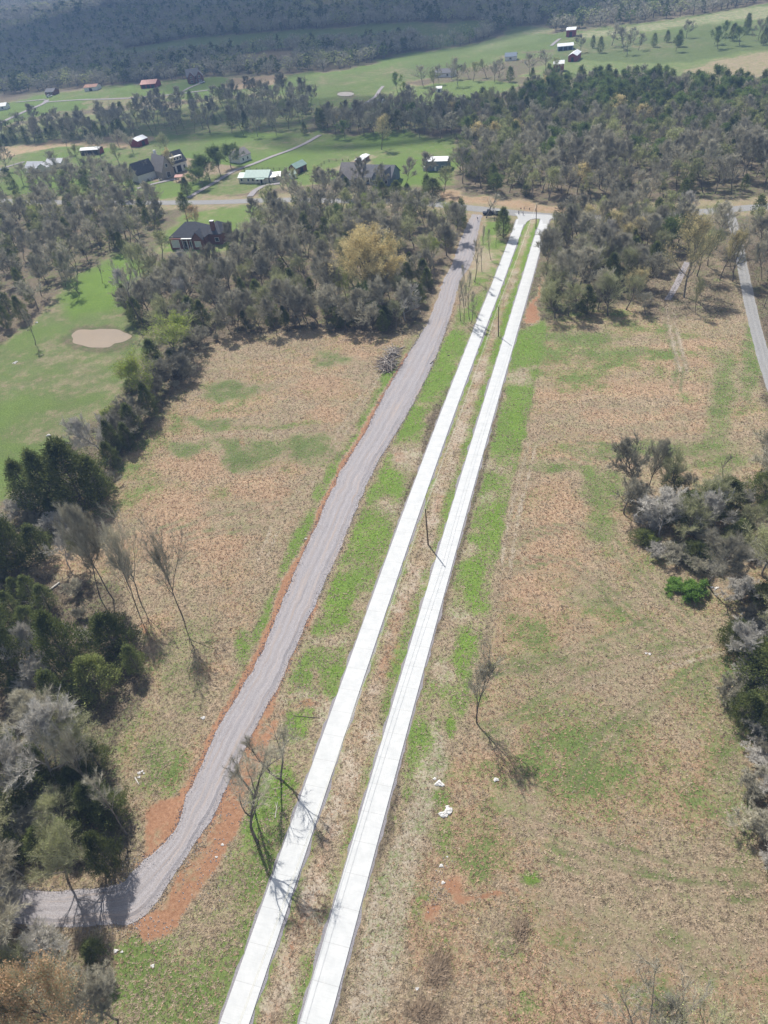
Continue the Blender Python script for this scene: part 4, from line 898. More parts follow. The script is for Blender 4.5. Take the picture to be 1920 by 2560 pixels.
# along the upper part of the lanes and the gravel road
T('cedar', 1258, 600, 1262, 512, 'dark evergreen with bare lower trunk between gravel road and left lane near the junction', wpx=46)
T('lanetree', 1205, 680, 1201, 552, 'tall dark bare trunk with ivy at its foot between gravel road and left lane', wpx=32)
T('lanetree', 1228, 650, 1222, 565, 'bare tree right of the tall dark trunk near the junction', wpx=34)
T('lanetree', 1240, 620, 1240, 560, 'slim bare tree left of the dark evergreen near the junction', wpx=26)
T('lanetree', 1186, 705, 1172, 575, 'bare tree leaning left between gravel road and left lane', wpx=52)
for i, (a, b_, c, d_) in enumerate(((1152, 803, 1146, 670), (1160, 806, 1140, 690), (1174, 800, 1168, 668), (1163, 765, 1158, 640))):
    T('lanetree', a, b_, c, d_, ('leftmost', 'second', 'rightmost', 'rear')[i] + ' of the cluster of slim bare trees beside the left lane', 'slim trees beside the left lane', wpx=42)
T('sparse', 1176, 810, 1172, 730, 'short thin stem at the right foot of the slim tree cluster')
T('lanetree', 1215, 545, 1200, 480, 'wide forked leafless tree at the road junction beside the dark truck', wpx=85)
T('lanetree', 1237, 552, 1240, 478, 'bare tree right of the dark truck at the junction', wpx=40)
T('pine', 1520, 560, 1518, 540, 'small pointed evergreen at the back of the right wood', wpx=22)
# park-like trees right
T('gold', 1710, 744, 1712, 545, 'large yellow budding tree with thick dark trunk at the right field head', wpx=150)
T('fork', 1832, 704, 1858, 548, 'bare tree with black trunk leaning right over the gravel driveway', wpx=95)
T('gold', 1799, 700, 1806, 560, 'yellow budding tree left of the leaning bare tree by the driveway', wpx=85)
T('olive', 1742, 690, 1748, 570, 'budding tree behind the large yellow one near the wood track', wpx=80)
T('olive', 1770, 665, 1774, 560, 'budding tree between the large yellow one and the driveway', wpx=70)
T('olive', 1738, 782, 1748, 690, 'small pale green sapling in front of the large yellow budding tree', wpx=40)
T('fork', 1614, 786, 1640, 722, 'crooked little bare tree at the right wood corner', wpx=60)
T('tall', 1905, 700, 1908, 600, 'ivy dark bare tree right of the driveway, upper', wpx=50)
T('tall', 1900, 668, 1902, 580, 'ivy dark bare tree right of the driveway, rear one', wpx=50)
T('vase', 1910, 768, 1922, 640, 'dark bare tree right of the driveway at the picture edge', wpx=60)
T('pale', 1716, 545, 1716, 468, 'white grey dead tree beyond the road above the large yellow one', wpx=60)
# central wood landmarks
T('bigoak', 925, 748, 920, 577, 'huge golden budding oak standing out of the central wood', wpx=170)
T('lime', 868, 760, 868, 672, 'small bright lime tree at the left foot of the golden oak', wpx=46)
T('gold', 845, 740, 832, 660, 'small golden tree left of the golden oak', wpx=38)
T('olive', 985, 690, 980, 578, 'pale yellow green tree right behind the golden oak', wpx=60)
T('peach', 498, 570, 500, 512, 'small pinkish golden tree behind the brick house', wpx=46)
T('pine', 470, 555, 458, 480, 'tall bare trunked tree behind the brick house', wpx=36)
T('lime', 98, 560, 98, 512, 'bright yellow green tree at the far left wood', wpx=44)
T('gold', 953, 374, 950, 290, 'pale golden tall tree by the upper meadow', wpx=62)
T('cedar', 1083, 500, 1085, 438, 'big round dark cedar by the road left of the junction', wpx=58)
T('cedar', 870, 500, 872, 440, 'dark cedar at the road below the grey house, leftmost', wpx=26)
for i, x in enumerate((905, 955, 990, 1018)):
    T('cedar', x + 2, 500 + i, x, (455, 448, 446, 455)[i], ('first', 'second', 'third', 'last')[i] + ' of the dark cedars from the left along the cross road', 'cedars along the cross road', wpx=(30, 38, 42, 30)[i])
T('green', 490, 455, 495, 400, 'round green leafy tree left of three by the building site', wpx=75)
T('green', 525, 450, 530, 385, 'round green leafy tree in the middle by the building site', wpx=75)
T('green', 552, 440, 558, 368, 'tallest green leafy tree by the building site', wpx=72)
T('green', 508, 470, 512, 415, 'low green leafy tree at the front of the leafy row by the drive', wpx=60)
T('green', 578, 420, 578, 362, 'green leafy tree next to the small white house', wpx=66)
T('cedar', 470, 492, 468, 440, 'dark cedar beside the red canopy', wpx=30)
T('gold', 425, 440, 418, 375, 'golden bare tree in front of the building site house', wpx=40)
T('vase', 368, 445, 366, 400, 'bare tree in front of the rubble at the building site', wpx=34)
T('olive', 425, 385, 420, 330, 'pale budding tree behind the building site house', wpx=52)

# -- woods: every tree of the nearer woods is its own object
PL = []
def scatter(poly, spacing, seed, near=None, avoid=()):
    r = np.random.default_rng(seed); lo, hi = poly.min(0), poly.max(0)
    n = int((hi[0] - lo[0]) * (hi[1] - lo[1]) / spacing ** 2 * 4) + 10
    Q = r.uniform(lo, hi, (n, 2)); Q = Q[inside(Q, poly)]
    for a in avoid: Q = Q[~inside(Q, a)]
    out = []; cell = {}
    for (x, y) in (list(near) if near is not None else []) : cell.setdefault((int(x // spacing), int(y // spacing)), []).append((x, y))
    for x, y in Q:
        i, j = int(x // spacing), int(y // spacing); ok = True
        for a in (i - 1, i, i + 1):
            for b in (j - 1, j, j + 1):
                for (u, v) in cell.get((a, b), ()):
                    if (u - x) ** 2 + (v - y) ** 2 < (spacing * .78) ** 2: ok = False
        if ok: cell.setdefault((i, j), []).append((x, y)); out.append((x, y))
    return np.array(out).reshape(-1, 2)
CAND = []
LAB = {'oak': 'grey bare spreading tree', 'tall': 'grey bare slim tree', 'pale': 'whitish bare tree', 'olive': 'bare tree with pale green buds', 'cedar': 'dark green cedar', 'bush': 'grey bare bush', 'green': 'fresh green leafing tree', 'lime': 'lime green leafing tree', 'gold': 'golden budding tree', 'palebush': 'pale grey bare bush', 'cedarwide': 'wide dark green cedar', 'pine': 'dark slim evergreen', 'vase': 'bare upswept tree', 'd_oak': 'grey bare spreading tree', 'd_tall': 'grey bare slim tree', 'd_olive': 'bare tree with pale green buds', 'd_cedar': 'dark green cedar', 'd_green': 'fresh green leafing tree', 'd_gold': 'golden budding tree', 'd_lime': 'lime green leafing tree'}
HT = {'oak': (10, 15), 'tall': (12, 17), 'pale': (9, 13), 'olive': (9, 13), 'cedar': (6, 11), 'bush': (3, 5), 'green': (8, 12), 'lime': (7, 10), 'gold': (9, 13), 'palebush': (3, 5), 'cedarwide': (5, 8), 'pine': (7, 11), 'vase': (10, 14)}
ROADS = [(MAIN, 6.5), (RDRIVE, 5)] + [(L, 3.5) for L, _ in DRIVES.values()]
def clear(Q):
    if not len(Q): return Q
    k = np.ones(len(Q), bool)
    for L, wd in ROADS: k &= segdist(Q, L) > wd
    for b in BUILD: k &= ~inside(Q, b)
    return Q[k]
BUILD = [SP([(940, 945), (940, 865), (1005, 865), (1005, 945)]), SP([(405, 690), (415, 585), (470, 540), (580, 540), (580, 680)]), SP([(350, 450), (345, 385), (480, 370), (490, 425)]), SP([(585, 470), (585, 425), (775, 405), (780, 455)]),
         SP([(825, 475), (825, 410), (985, 410), (985, 480)]), SP([(1055, 440), (1060, 395), (1130, 395), (1130, 445)]), SP([(40, 425), (50, 395), (145, 390), (140, 425)])]
def wood(poly, spacing, mix, where, seed, hs=1.0, avoid=(), own=False):
    Q = clear(scatter(poly, spacing, seed, None if own else placed, avoid)); ks = [m[0] for m in mix]; ws = [m[1] for m in mix]; r = random.Random(seed)
    for b in Q:
        k = r.choices(ks, ws)[0]; lo, hi = HT[k[2:] if k.startswith('d_') else k]
        CAND.append((k, b, r.uniform(lo, hi) * hs, LAB[k] + ' ' + where, LAB[k] + 's ' + where, r.uniform(.95, 1.3) if k.split('_')[-1] in ('oak', 'olive', 'gold', 'tall', 'green') else r.uniform(.9, 1.3))); placed.append(tuple(b))
    return len(Q)
cnt = {}
cnt['central'] = wood(DP([(262, 660), (300, 712), (345, 722), (430, 752), (522, 718), (640, 712), (850, 716), (905, 680), (950, 600), (985, 530), (1000, 478), (940, 462), (870, 450), (800, 445), (700, 445), (600, 440), (565, 470), (560, 520), (490, 548), (420, 560), (330, 560), (290, 600)]), 6.4,
    [('oak', 4), ('tall', 3.4), ('cedar', 4.0), ('olive', 3.6), ('green', .5), ('lime', .3), ('pale', .5), ('bush', .6)], 'in the wood between the pasture and the gravel road', 101, .92,
    [DP([(855, 735), (855, 640), (960, 640), (960, 735)]) * 0 + 1e6, DP([(845, 575), (855, 540), (925, 525), (945, 545), (900, 575)]), DP([(360, 560), (360, 440), (560, 440), (560, 540), (490, 548)])])
cnt['front'] = wood(DP([(440, 750), (522, 722), (640, 716), (850, 720), (900, 688), (895, 672), (840, 698), (640, 698), (520, 704), (440, 726)]), 3.6,
    [('cedar', 4), ('tall', 2), ('bush', 2), ('pine', 1)], 'along the front edge of the central wood', 102, .75)
cnt['right'] = wood(DP([(1170, 690), (1250, 690), (1340, 680), (1385, 652), (1400, 610), (1430, 575), (1475, 530), (1490, 490), (1420, 476), (1300, 477), (1210, 482), (1190, 520), (1182, 590), (1174, 640)]), 5.6,
    [('oak', 3.2), ('tall', 3), ('cedar', 3.4), ('olive', 3.6), ('green', .6), ('gold', .5), ('pale', .8), ('bush', .8)], 'in the wood right of the right lane', 103, .95)
cnt['park'] = wood(DP([(1480, 545), (1500, 485), (1590, 480), (1600, 530), (1580, 560)]), 10, [('olive', 2), ('gold', 1.2), ('tall', 1)], 'in the open wood beside the right driveway', 104, .9)
cnt['rightedge'] = wood(DP([(1640, 560), (1625, 500), (1625, 470), (1760, 470), (1760, 640), (1700, 660), (1660, 640)]), 7, [('tall', 2), ('oak', 2), ('cedar', 2), ('olive', 1)], 'right of the gravel driveway', 105, .9)
cnt['left'] = wood(DP([(-60, 752), (35, 728), (70, 690), (92, 655), (140, 620), (205, 578), (250, 550), (300, 535), (345, 520), (350, 445), (-60, 447)]), 6.8,
    [('oak', 3.4), ('tall', 2.6), ('cedar', 4), ('olive', 2.6), ('pale', .7), ('bush', .5)], 'in the wood at the left of the pasture', 106, .92)
cnt['bl'] = wood(SP([(-120, 1860), (60, 1850), (230, 1880), (290, 2050), (300, 2110), (290, 2170), (180, 2180), (0, 2175), (-120, 2170)]), 3.6,
    [('bush', 3), ('palebush', 1.5), ('tall', 1), ('cedarwide', 2), ('olive', 2)], 'in the thicket above the gravel bend', 107, .9)
cnt['bl2'] = wood(SP([(-160, 2335), (100, 2345), (240, 2390), (330, 2480), (330, 2600), (260, 2800), (-160, 2800)]), 3.6, [('bush', 3), ('palebush', 1), ('olive', 2), ('tall', 1)], 'in the thicket below the gravel bend', 108, .7)
cnt['lclump'] = wood(SP([(-160, 1440), (0, 1450), (220, 1530), (240, 1600), (170, 1690), (60, 1740), (-160, 1820)]), 5.0, [('cedarwide', 3), ('cedar', 2), ('palebush', 1.5), ('bush', 1.5)], 'in the dark left clump', 109, .75)
cnt['hedge'] = wood(SP([(395, 880), (440, 890), (490, 900), (450, 960), (380, 1060), (310, 1150), (250, 1260), (180, 1320), (60, 1330), (130, 1270), (230, 1180), (320, 1050)]), 4.6, [('bush', 4), ('palebush', 2), ('cedar', 1)], 'in the diagonal hedgerow', 110, 1.0)
cnt['rclump'] = wood(SP([(1560, 1215), (1700, 1210), (1800, 1240), (1960, 1200), (2050, 1300), (2060, 1560), (1870, 1540), (1800, 1500), (1740, 1460), (1640, 1400), (1590, 1340)]), 4.3, [('bush', 3), ('palebush', 1.4), ('cedarwide', 2), ('olive', 2.5), ('tall', 1)], 'in the right hand thicket', 111, 1.1)
cnt['redge'] = wood(SP([(1835, 1570), (2060, 1540), (2200, 2330), (1930, 2330), (1895, 2200), (1875, 1980), (1850, 1850), (1820, 1720)]), 4.0, [('palebush', 2), ('bush', 3), ('cedarwide', 2.5), ('olive', 2)], 'in the thicket along the right picture edge', 112, 1.25, (), True)
far_where = 'in the big wood beyond the cross road'
W3 = DP([(985, 402), (1100, 424), (1190, 438), (1300, 438), (1450, 430), (1659, 416), (1760, 410), (1760, 330), (1400, 345), (1250, 350), (1100, 345), (1000, 340)])
cnt['beyond'] = wood(W3, 6.4, [('d_oak', 4), ('d_tall', 3.4), ('d_cedar', 1.6), ('d_olive', 4), ('d_green', 1.3), ('d_lime', .3), ('d_gold', .3)], far_where + ', front rows', 113, 1.0)
cnt['village'] = wood(DP([(-60, 425), (130, 430), (290, 430), (300, 398), (250, 388), (130, 395), (-60, 400)]), 8, [('d_oak', 4), ('d_tall', 2), ('d_cedar', 2)], 'behind the cross road at the left', 114)
cnt['village2'] = wood(DP([(560, 432), (960, 432), (960, 402), (850, 408), (700, 402), (600, 412)]), 7.5, [('d_oak', 4), ('d_tall', 3), ('d_olive', 2), ('d_cedar', 1)], 'behind the cross road below the houses', 115, .85)
cnt['lawn'] = wood(DP([(-60, 400), (130, 392), (250, 385), (300, 340), (280, 310), (100, 330), (-60, 350)]), 24, [('d_oak', 3), ('d_olive', 1), ('d_tall', 2)], 'scattered over the left meadow', 116)
cnt['belt'] = wood(DP([(30, 292), (150, 264), (330, 242), (480, 218), (640, 203), (672, 240), (640, 280), (480, 292), (300, 296), (140, 304), (0, 318)]), 12, [('d_oak', 4), ('d_tall', 4), ('d_cedar', 1.6), ('d_olive', 1.5)], 'in the loose belt of trees between the left meadows', 117)
cnt['line'] = wood(DP([(-60, 322), (0, 318), (100, 306), (270, 300), (275, 290), (140, 293), (0, 308), (-60, 312)]), 6, [('d_cedar', 5), ('d_tall', 1)], 'in the dark row above the left meadow', 118)
cnt['mid'] = wood(DP([(480, 300), (700, 292), (700, 275), (600, 262), (480, 285)]), 13, [('d_oak', 3), ('d_tall', 3), ('d_cedar', 1)], 'behind the green leafy trees', 119)
cnt['belt2'] = wood(DP([(700, 292), (760, 302), (850, 292), (990, 306), (1010, 262), (960, 243), (860, 247), (760, 270), (700, 278)]), 9, [('d_oak', 4), ('d_tall', 3), ('d_cedar', 2), ('d_green', .4)], 'in the belt above the upper meadow', 120)
cnt['mead'] = wood(DP([(850, 222), (840, 205), (930, 178), (960, 172), (1130, 160), (1200, 150), (1200, 175), (1100, 178), (1000, 185), (900, 200)]), 15, [('d_oak', 3), ('d_cedar', 3), ('d_green', 1.2), ('d_lime', .5), ('d_olive', 2)], 'around the far farmstead', 121)
cnt['ridge'] = wood(DP([(1240, 118), (1290, 96), (1400, 88), (1540, 72), (1659, 56), (1760, 50), (1760, 95), (1659, 100), (1480, 112), (1400, 120)]), 18, [('d_cedar', 3), ('d_oak', 2), ('d_green', .5)], 'on the far right hillside', 122)
cnt['rowL'] = wood(DP([(440, 230), (470, 232), (640, 228), (640, 215), (480, 222)]), 12, [('d_tall', 3), ('d_oak', 2)], 'in the short row left of the green hillside', 123)

# the nearest 300 of each kind stand as single objects, the rest of the near woods is one mass
REST = []; used = {'pine_tree': 2}
for o in COL.objects:
    if 'category' in o.keys() and o.name.split('.')[0] in set(NAMES.values()): used[o.name.split('.')[0]] = used.get(o.name.split('.')[0], 0) + 1
CAND.sort(key=lambda c: -c[2] / math.hypot(c[1][0], c[1][1], CAMH))
for c in CAND:
    nm = NAMES[c[0][2:] if c[0].startswith('d_') else c[0]]
    if used.get(nm, 0) < 298 and not (c[0].startswith('d_') and math.hypot(*c[1]) > 620):
        used[nm] = used.get(nm, 0) + 1
        k = c[0]
        if not k.startswith('d_') and math.hypot(*c[1]) > 290: k = {'oak': 'd_oak', 'tall': 'd_tall', 'olive': 'd_olive', 'cedar': 'd_cedar', 'gold': 'd_gold', 'green': 'd_green', 'pale': 'd_oak'}.get(k, k)
        plant(k, c[1], c[2], c[3], c[4], c[5])
    else: REST.append(c)
def mass_gn(name, items, label):
    protos = []; idx = {}
    for k in ('d_oak', 'd_tall', 'd_olive', 'd_cedar', 'd_green', 'd_gold', 'd_lime'):
        for (_, _, m1, Hn) in PROTO[k]:
            o = bpy.data.objects.new('tree_model', m1); idx.setdefault(k, []).append((len(protos), Hn)); protos.append(o)
    mp_ = {'oak': 'd_oak', 'pale': 'd_oak', 'vase': 'd_tall', 'tall': 'd_tall', 'olive': 'd_olive', 'cedar': 'd_cedar', 'cedarwide': 'd_cedar', 'gold': 'd_gold', 'green': 'd_green', 'lime': 'd_lime', 'bush': 'd_oak', 'palebush': 'd_oak', 'pine': 'd_cedar'}
    co = []; ii = []; sc = []; ro = []
    for c in items:
        k = mp_.get(c[0], c[0]); pi, Hn = RNG.choice(idx[k]); q = c[2] / Hn
        co.append((c[1][0], c[1][1], float(H(*c[1])))); ii.append(pi); sc.append((q * c[5], q * c[5], q)); ro.append((0, 0, RNG.uniform(0, 6.28)))
    me = bpy.data.meshes.new(name); me.vertices.add(len(co)); me.vertices.foreach_set('co', np.array(co, np.float32).ravel())
    a = me.attributes.new('pick', 'INT', 'POINT'); a.data.foreach_set('value', np.array(ii, np.int32))
    a = me.attributes.new('size', 'FLOAT_VECTOR', 'POINT'); a.data.foreach_set('vector', np.array(sc, np.float32).ravel())
    a = me.attributes.new('turn', 'FLOAT_VECTOR', 'POINT'); a.data.foreach_set('vector', np.array(ro, np.float32).ravel())
    me.update(); o = link(name, me, kind='stuff', label=label)
    g = bpy.data.node_groups.new('trees', 'GeometryNodeTree')
    g.interface.new_socket('Geometry', in_out='INPUT', socket_type='NodeSocketGeometry'); g.interface.new_socket('Geometry', in_out='OUTPUT', socket_type='NodeSocketGeometry')
    gi, go = g.nodes.new('NodeGroupInput'), g.nodes.new('NodeGroupOutput'); iop = g.nodes.new('GeometryNodeInstanceOnPoints'); jn = g.nodes.new('GeometryNodeJoinGeometry')
    for p in reversed(protos):
        oi = g.nodes.new('GeometryNodeObjectInfo'); oi.inputs[0].default_value = p; oi.inputs['As Instance'].default_value = True; g.links.new(oi.outputs['Geometry'], jn.inputs[0])
    def at(n, ty):
        x = g.nodes.new('GeometryNodeInputNamedAttribute'); x.data_type = ty; x.inputs[0].default_value = n; return x.outputs['Attribute']
    g.links.new(gi.outputs[0], iop.inputs['Points']); g.links.new(jn.outputs[0], iop.inputs['Instance']); iop.inputs['Pick Instance'].default_value = True
    g.links.new(at('pick', 'INT'), iop.inputs['Instance Index']); g.links.new(at('size', 'FLOAT_VECTOR'), iop.inputs['Scale']); g.links.new(at('turn', 'FLOAT_VECTOR'), iop.inputs['Rotation'])
    g.links.new(iop.outputs[0], go.inputs[0]); md = o.modifiers.new('trees', 'NODES'); md.node_group = g
    return o

# -- far woods, which read as one mass each
def small_bare(seed):
    rng = np.random.default_rng(seed); n = 80; p = Parts()
    az = rng.uniform(0, math.tau, n); t = rng.uniform(.35, 1, n); r = np.sin(np.pi * (t - .15) / .95) * .42 * rng.uniform(.5, 1, n)
    tip = np.stack([np.cos(az) * r, np.sin(az) * r, t], 1); b = tip * [.35, .35, 1] - np.stack([0 * t, 0 * t, .22 + 0 * t], 1)
    p.add(tri_sticks(b, tip, np.full(n, .013), rng), 0)
    p.add(tri_sticks(np.array([[0, 0, -.02]] * 2), np.array([[0, 0, .8]] * 2), np.array([.02, .02]), rng), 1)
    m = rng.integers(0, n, 110); q = tip[m] * rng.uniform(.8, 1.0, (110, 1)); e = rng.normal(size=(110, 3)) * .07 + [0, 0, .06]
    p.add(tri_sticks(q, q + e, np.full(110, .012), rng), 0)
    return p
def small_leafy(seed, w=.34, n=70, mi=2, s=.10, cone=False):
    rng = np.random.default_rng(seed); p = Parts(); az = rng.uniform(0, math.tau, n); t = rng.uniform(.12 if cone else .3, 1, n)
    r = (w * np.sin(np.pi * t ** .6) ** .8 * (1.1 - t * .6) if cone else w * np.sin(np.pi * np.clip((t - .15) / .93, 0, 1))) * rng.uniform(.5, 1.05, n)
    C = np.stack([np.cos(az) * r, np.sin(az) * r, t], 1)
    p.add(quads(C, s * rng.uniform(.6, 1.3, n), rng, 1.4), mi)
    p.add(tri_sticks(np.array([[0, 0, -.02]] * 2), np.array([[0, 0, .7]] * 2), np.array([.02, .02]), rng), 1)
    return p
SM = {'bare': [small_bare(s) for s in (1, 2, 3, 4)], 'olive': [small_leafy(s, .34, 60, 2, .07) for s in (5, 6)], 'cedar': [small_leafy(s, .24, 60, 3, .11, True) for s in (7, 8)], 'green': [small_leafy(s, .34, 80, 4, .085) for s in (9, 10)]}
FM = [M['twig'], M['bark'], M['leaf_pale'], M['cedar'], M['leaf_mid']]
def mass(name, Q, mix, seed, h=(10, 14), wide=1.0, label=''):
    rng = np.random.default_rng(seed); V = []; F = []; fm = []; n = 0; ks = list(mix); ps = np.array([mix[k] for k in ks], float); ps /= ps.sum()
    # species come in drifts
    pick = rng.choice(len(ks), len(Q), p=ps); hh = rng.uniform(h[0], h[1], len(Q)); rz = rng.uniform(0, math.tau, len(Q)); var = rng.integers(0, 4, len(Q))
    for ki, k in enumerate(ks):
        for vi, P in enumerate(SM[k]):
            sel = np.where((pick == ki) & (var % len(SM[k]) == vi))[0]
            if not len(sel): continue
            for Vp, Fp, mi in zip(P.V, P.F, P.fm):
                lo = Fp.min(); c, s_ = np.cos(rz[sel]), np.sin(rz[sel]); wd = hh[sel] * wide
                x = Vp[None, :, 0] * wd[:, None]; y = Vp[None, :, 1] * wd[:, None]; z = Vp[None, :, 2] * hh[sel][:, None]
                X = x * c[:, None] - y * s_[:, None] + Q[sel, 0:1]; Y = x * s_[:, None] + y * c[:, None] + Q[sel, 1:2]
                Z = z + H(Q[sel, 0], Q[sel, 1])[:, None]
                V.append(np.stack([X, Y, Z], -1).reshape(-1, 3)); m = len(Vp)
                ff = (Fp - lo)[None] + (np.arange(len(sel)) * m)[:, None, None] + n
                F.append(ff.reshape(-1, Fp.shape[1])); fm.append(mi); n += m * len(sel)
    if n: link(name, mesh_np(name, np.vstack(V), F, FM, fm), kind='stuff', label=label or None)
def lowered(l): return [l] + [np.array([S(*(proj([p[0], p[1], float(H(*p))]) + [0, o_])) for p in l]) for o_ in (10, 20)]
OPEN = [DP([(1130, 78), (1230, 68), (1400, 47), (1540, 26), (1659, 8), (1800, -10), (1800, 60), (1659, 70), (1500, 90), (1400, 96), (1360, 98), (1240, 96), (1230, 110), (1130, 112), (1180, 120), (1150, 160), (1000, 170), (880, 178), (850, 235), (790, 245), (700, 245), (650, 235), (600, 205), (480, 205), (400, 190), (480, 172), (620, 162), (760, 150), (870, 117), (1000, 100)]),
        DP([(1200, 125), (1440, 136), (1659, 108), (1800, 95), (1800, 160), (1659, 170), (1480, 170), (1430, 160), (1290, 165), (1200, 168)]),
        DP([(260, 108), (400, 84), (560, 72), (700, 62), (900, 48), (960, 50), (900, 66), (780, 76), (640, 82), (500, 98), (380, 108), (270, 122)]),
        DP([(520, 122), (560, 112), (640, 108), (640, 128), (560, 128)]), DP([(600, 130), (620, 128), (618, 160), (602, 162)]), DP([(900, 60), (1010, 45), (1060, 45), (1000, 70), (960, 85), (900, 80)]), DP([(1010, 100), (1100, 62), (1180, 50), (1200, 55), (1130, 78), (1060, 92)])]
OPEN = OPEN[:2] + [q for l in OPEN[2:] for q in lowered(l)]
W4 = DP([(690, 292), (700, 272), (850, 250), (960, 240), (1110, 232), (1120, 222), (1150, 196), (1290, 188), (1440, 186), (1480, 194), (1659, 196), (1800, 188), (1800, 340), (1659, 335), (1400, 342), (1250, 346), (1100, 342), (1005, 336), (1005, 300), (850, 290)])
q1 = clear(scatter(W4, 6.6, 201, placed)); cnt['W4'] = len(q1); rr_ = random.Random(5); drift = DP([(1100, 235), (1250, 180), (1500, 185), (1800, 180), (1800, 262), (1500, 272), (1300, 258), (1150, 270)])
ind = inside(q1, drift)
for b, dd in zip(q1, ind):
    k = rr_.choices(['d_cedar', 'd_green', 'd_oak', 'd_tall'], [4, 3, 1, 1])[0] if dd else rr_.choices(['d_oak', 'd_tall', 'd_olive', 'd_cedar', 'd_green', 'd_gold'], [4, 3, 4, 2.0, 1.4, .4])[0]
    REST.append((k, b, rr_.uniform(9, 13), '', '', rr_.uniform(.9, 1.2)))
mass_gn('woodland', REST, 'hazy leafless wood on the slopes behind the cross road')
T1 = DP([(-150, 205), (0, 205), (140, 190), (250, 184), (330, 177), (470, 164), (602, 160), (760, 148), (870, 115), (1000, 98), (1130, 76), (1230, 65), (1500, 33), (1659, 4), (1800, -20), (1800, -60), (1300, -60), (900, -40), (500, 0), (0, 60), (-150, 75)])
q2 = scatter(T1, 8.0, 203, None, OPEN); cnt['T1'] = len(q2)
mass('woodland', q2, {'bare': 6, 'olive': 2.8, 'cedar': 2.6, 'green': .7}, 13, (8, 13), 1.7, 'far hazy forest across the valley')
def polar(y0, y1, x0, x1, n, seed):
    r = np.random.default_rng(seed); Y = np.exp(r.uniform(math.log(y0), math.log(y1), n)); X = r.uniform(-1, 1, n) * Y * .9; return np.stack([X, Y], 1)
T2 = DP([(-150, 75), (0, 60), (500, 0), (900, -40), (1300, -60), (1800, -60)])
q3 = polar(1250, 7500, 0, 0, 14000, 204)
yl = np.array([proj([x, y, float(h_)])[1] / K for x, y, h_ in zip(q3[:, 0], q3[:, 1], H(q3[:, 0], q3[:, 1]))]); xl = np.array([proj([x, y, 0])[0] / K for x, y in q3])
q3 = q3[(yl < np.interp(xl, [-150, 0, 500, 900, 1300, 1800], [75, 60, 0, -40, -60, -60]) + 4)]
cnt['T2'] = len(q3)
mass('woodland', q3, {'bare': 7, 'cedar': 2, 'olive': 1}, 14, (14, 20), 2.6, 'distant wooded hills on the horizon')
print('COUNTS', cnt, len(placed)); print(PLOG)
# ------------------------------------------------------------------ buildings
def frame(a, b):
    """origin and heading from two photo points along the near wall foot (left, right)"""
    A, B = S(*a), S(*b); d = B - A; return A, math.atan2(d[1], d[0]), float(np.hypot(*d))
def part(root, name, mb, mats, label=None):
    return link(name, mb.mesh(name, [M[m] if isinstance(m, str) else m for m in mats]), root, label=label)
def gable(mw, mr, x0, x1, y0, y1, zb, zw, zr, ov=.4, axis='x', th=.16):
    """walls into mw, roof slopes into mr; axis = direction of the ridge"""
    if axis == 'x':
        ym = (y0 + y1) / 2
        mw.add([(x0, y0, zb), (x1, y0, zb), (x1, y1, zb), (x0, y1, zb), (x0, y0, zw), (x1, y0, zw), (x1, y1, zw), (x0, y1, zw), (x0, ym, zr - .02), (x1, ym, zr - .02)],
               [(0, 1, 5, 4), (2, 3, 7, 6), (1, 2, 6, 9, 5), (3, 0, 4, 8, 7)])
        k = (zr - zw) / (ym - y0)
        for s, ye in ((-1, y0), (1, y1)):
            yo = ye + s * ov; zo = zw - ov * k
            V = [(x0 - ov, yo, zo), (x1 + ov, yo, zo), (x1 + ov, ym, zr), (x0 - ov, ym, zr)]; V2 = [(a, b, c + th) for a, b, c in V]
            mr.add(V + V2, [(3, 2, 1, 0), (4, 5, 6, 7), (0, 1, 5, 4), (1, 2, 6, 5), (2, 3, 7, 6), (3, 0, 4, 7)])
    else:
        xm = (x0 + x1) / 2
        mw.add([(x0, y0, zb), (x1, y0, zb), (x1, y1, zb), (x0, y1, zb), (x0, y0, zw), (x1, y0, zw), (x1, y1, zw), (x0, y1, zw), (xm, y0, zr - .02), (xm, y1, zr - .02)],
               [(0, 1, 5, 8, 4), (2, 3, 7, 9, 6), (1, 2, 6, 5), (3, 0, 4, 7)])
        k = (zr - zw) / (xm - x0)
        for s, xe in ((-1, x0), (1, x1)):
            xo = xe + s * ov; zo = zw - ov * k
            V = [(xo, y0 - ov, zo), (xo, y1 + ov, zo), (xm, y1 + ov, zr), (xm, y0 - ov, zr)]; V2 = [(a, b, c + th) for a, b, c in V]
            mr.add(V + V2, [(0, 1, 2, 3), (7, 6, 5, 4), (0, 4, 5, 1), (1, 5, 6, 2), (2, 6, 7, 3), (3, 7, 4, 0)])
def hip(mw, mr, x0, x1, y0, y1, zb, zw, zr, ov=.45):
    mw.box(x0, x1, y0, y1, zb, zw - .02); i = min((y1 - y0), (x1 - x0)) / 2 + ov - .3; ym = (y0 + y1) / 2
    a, b, c, d = x0 - ov, x1 + ov, y0 - ov, y1 + ov; r0, r1 = a + i, b - i
    if r1 < r0: r0 = r1 = (a + b) / 2
    V = [(a, c, zw), (b, c, zw), (b, d, zw), (a, d, zw), (r0, ym, zr), (r1, ym, zr), (a, c, zw + .18), (b, c, zw + .18), (b, d, zw + .18), (a, d, zw + .18)]
    mr.add(V, [(3, 2, 1, 0), (0, 1, 7, 6), (1, 2, 8, 7), (2, 3, 9, 8), (3, 0, 6, 9), (6, 7, 5, 4), (7, 8, 5), (8, 9, 4, 5), (9, 6, 4)])
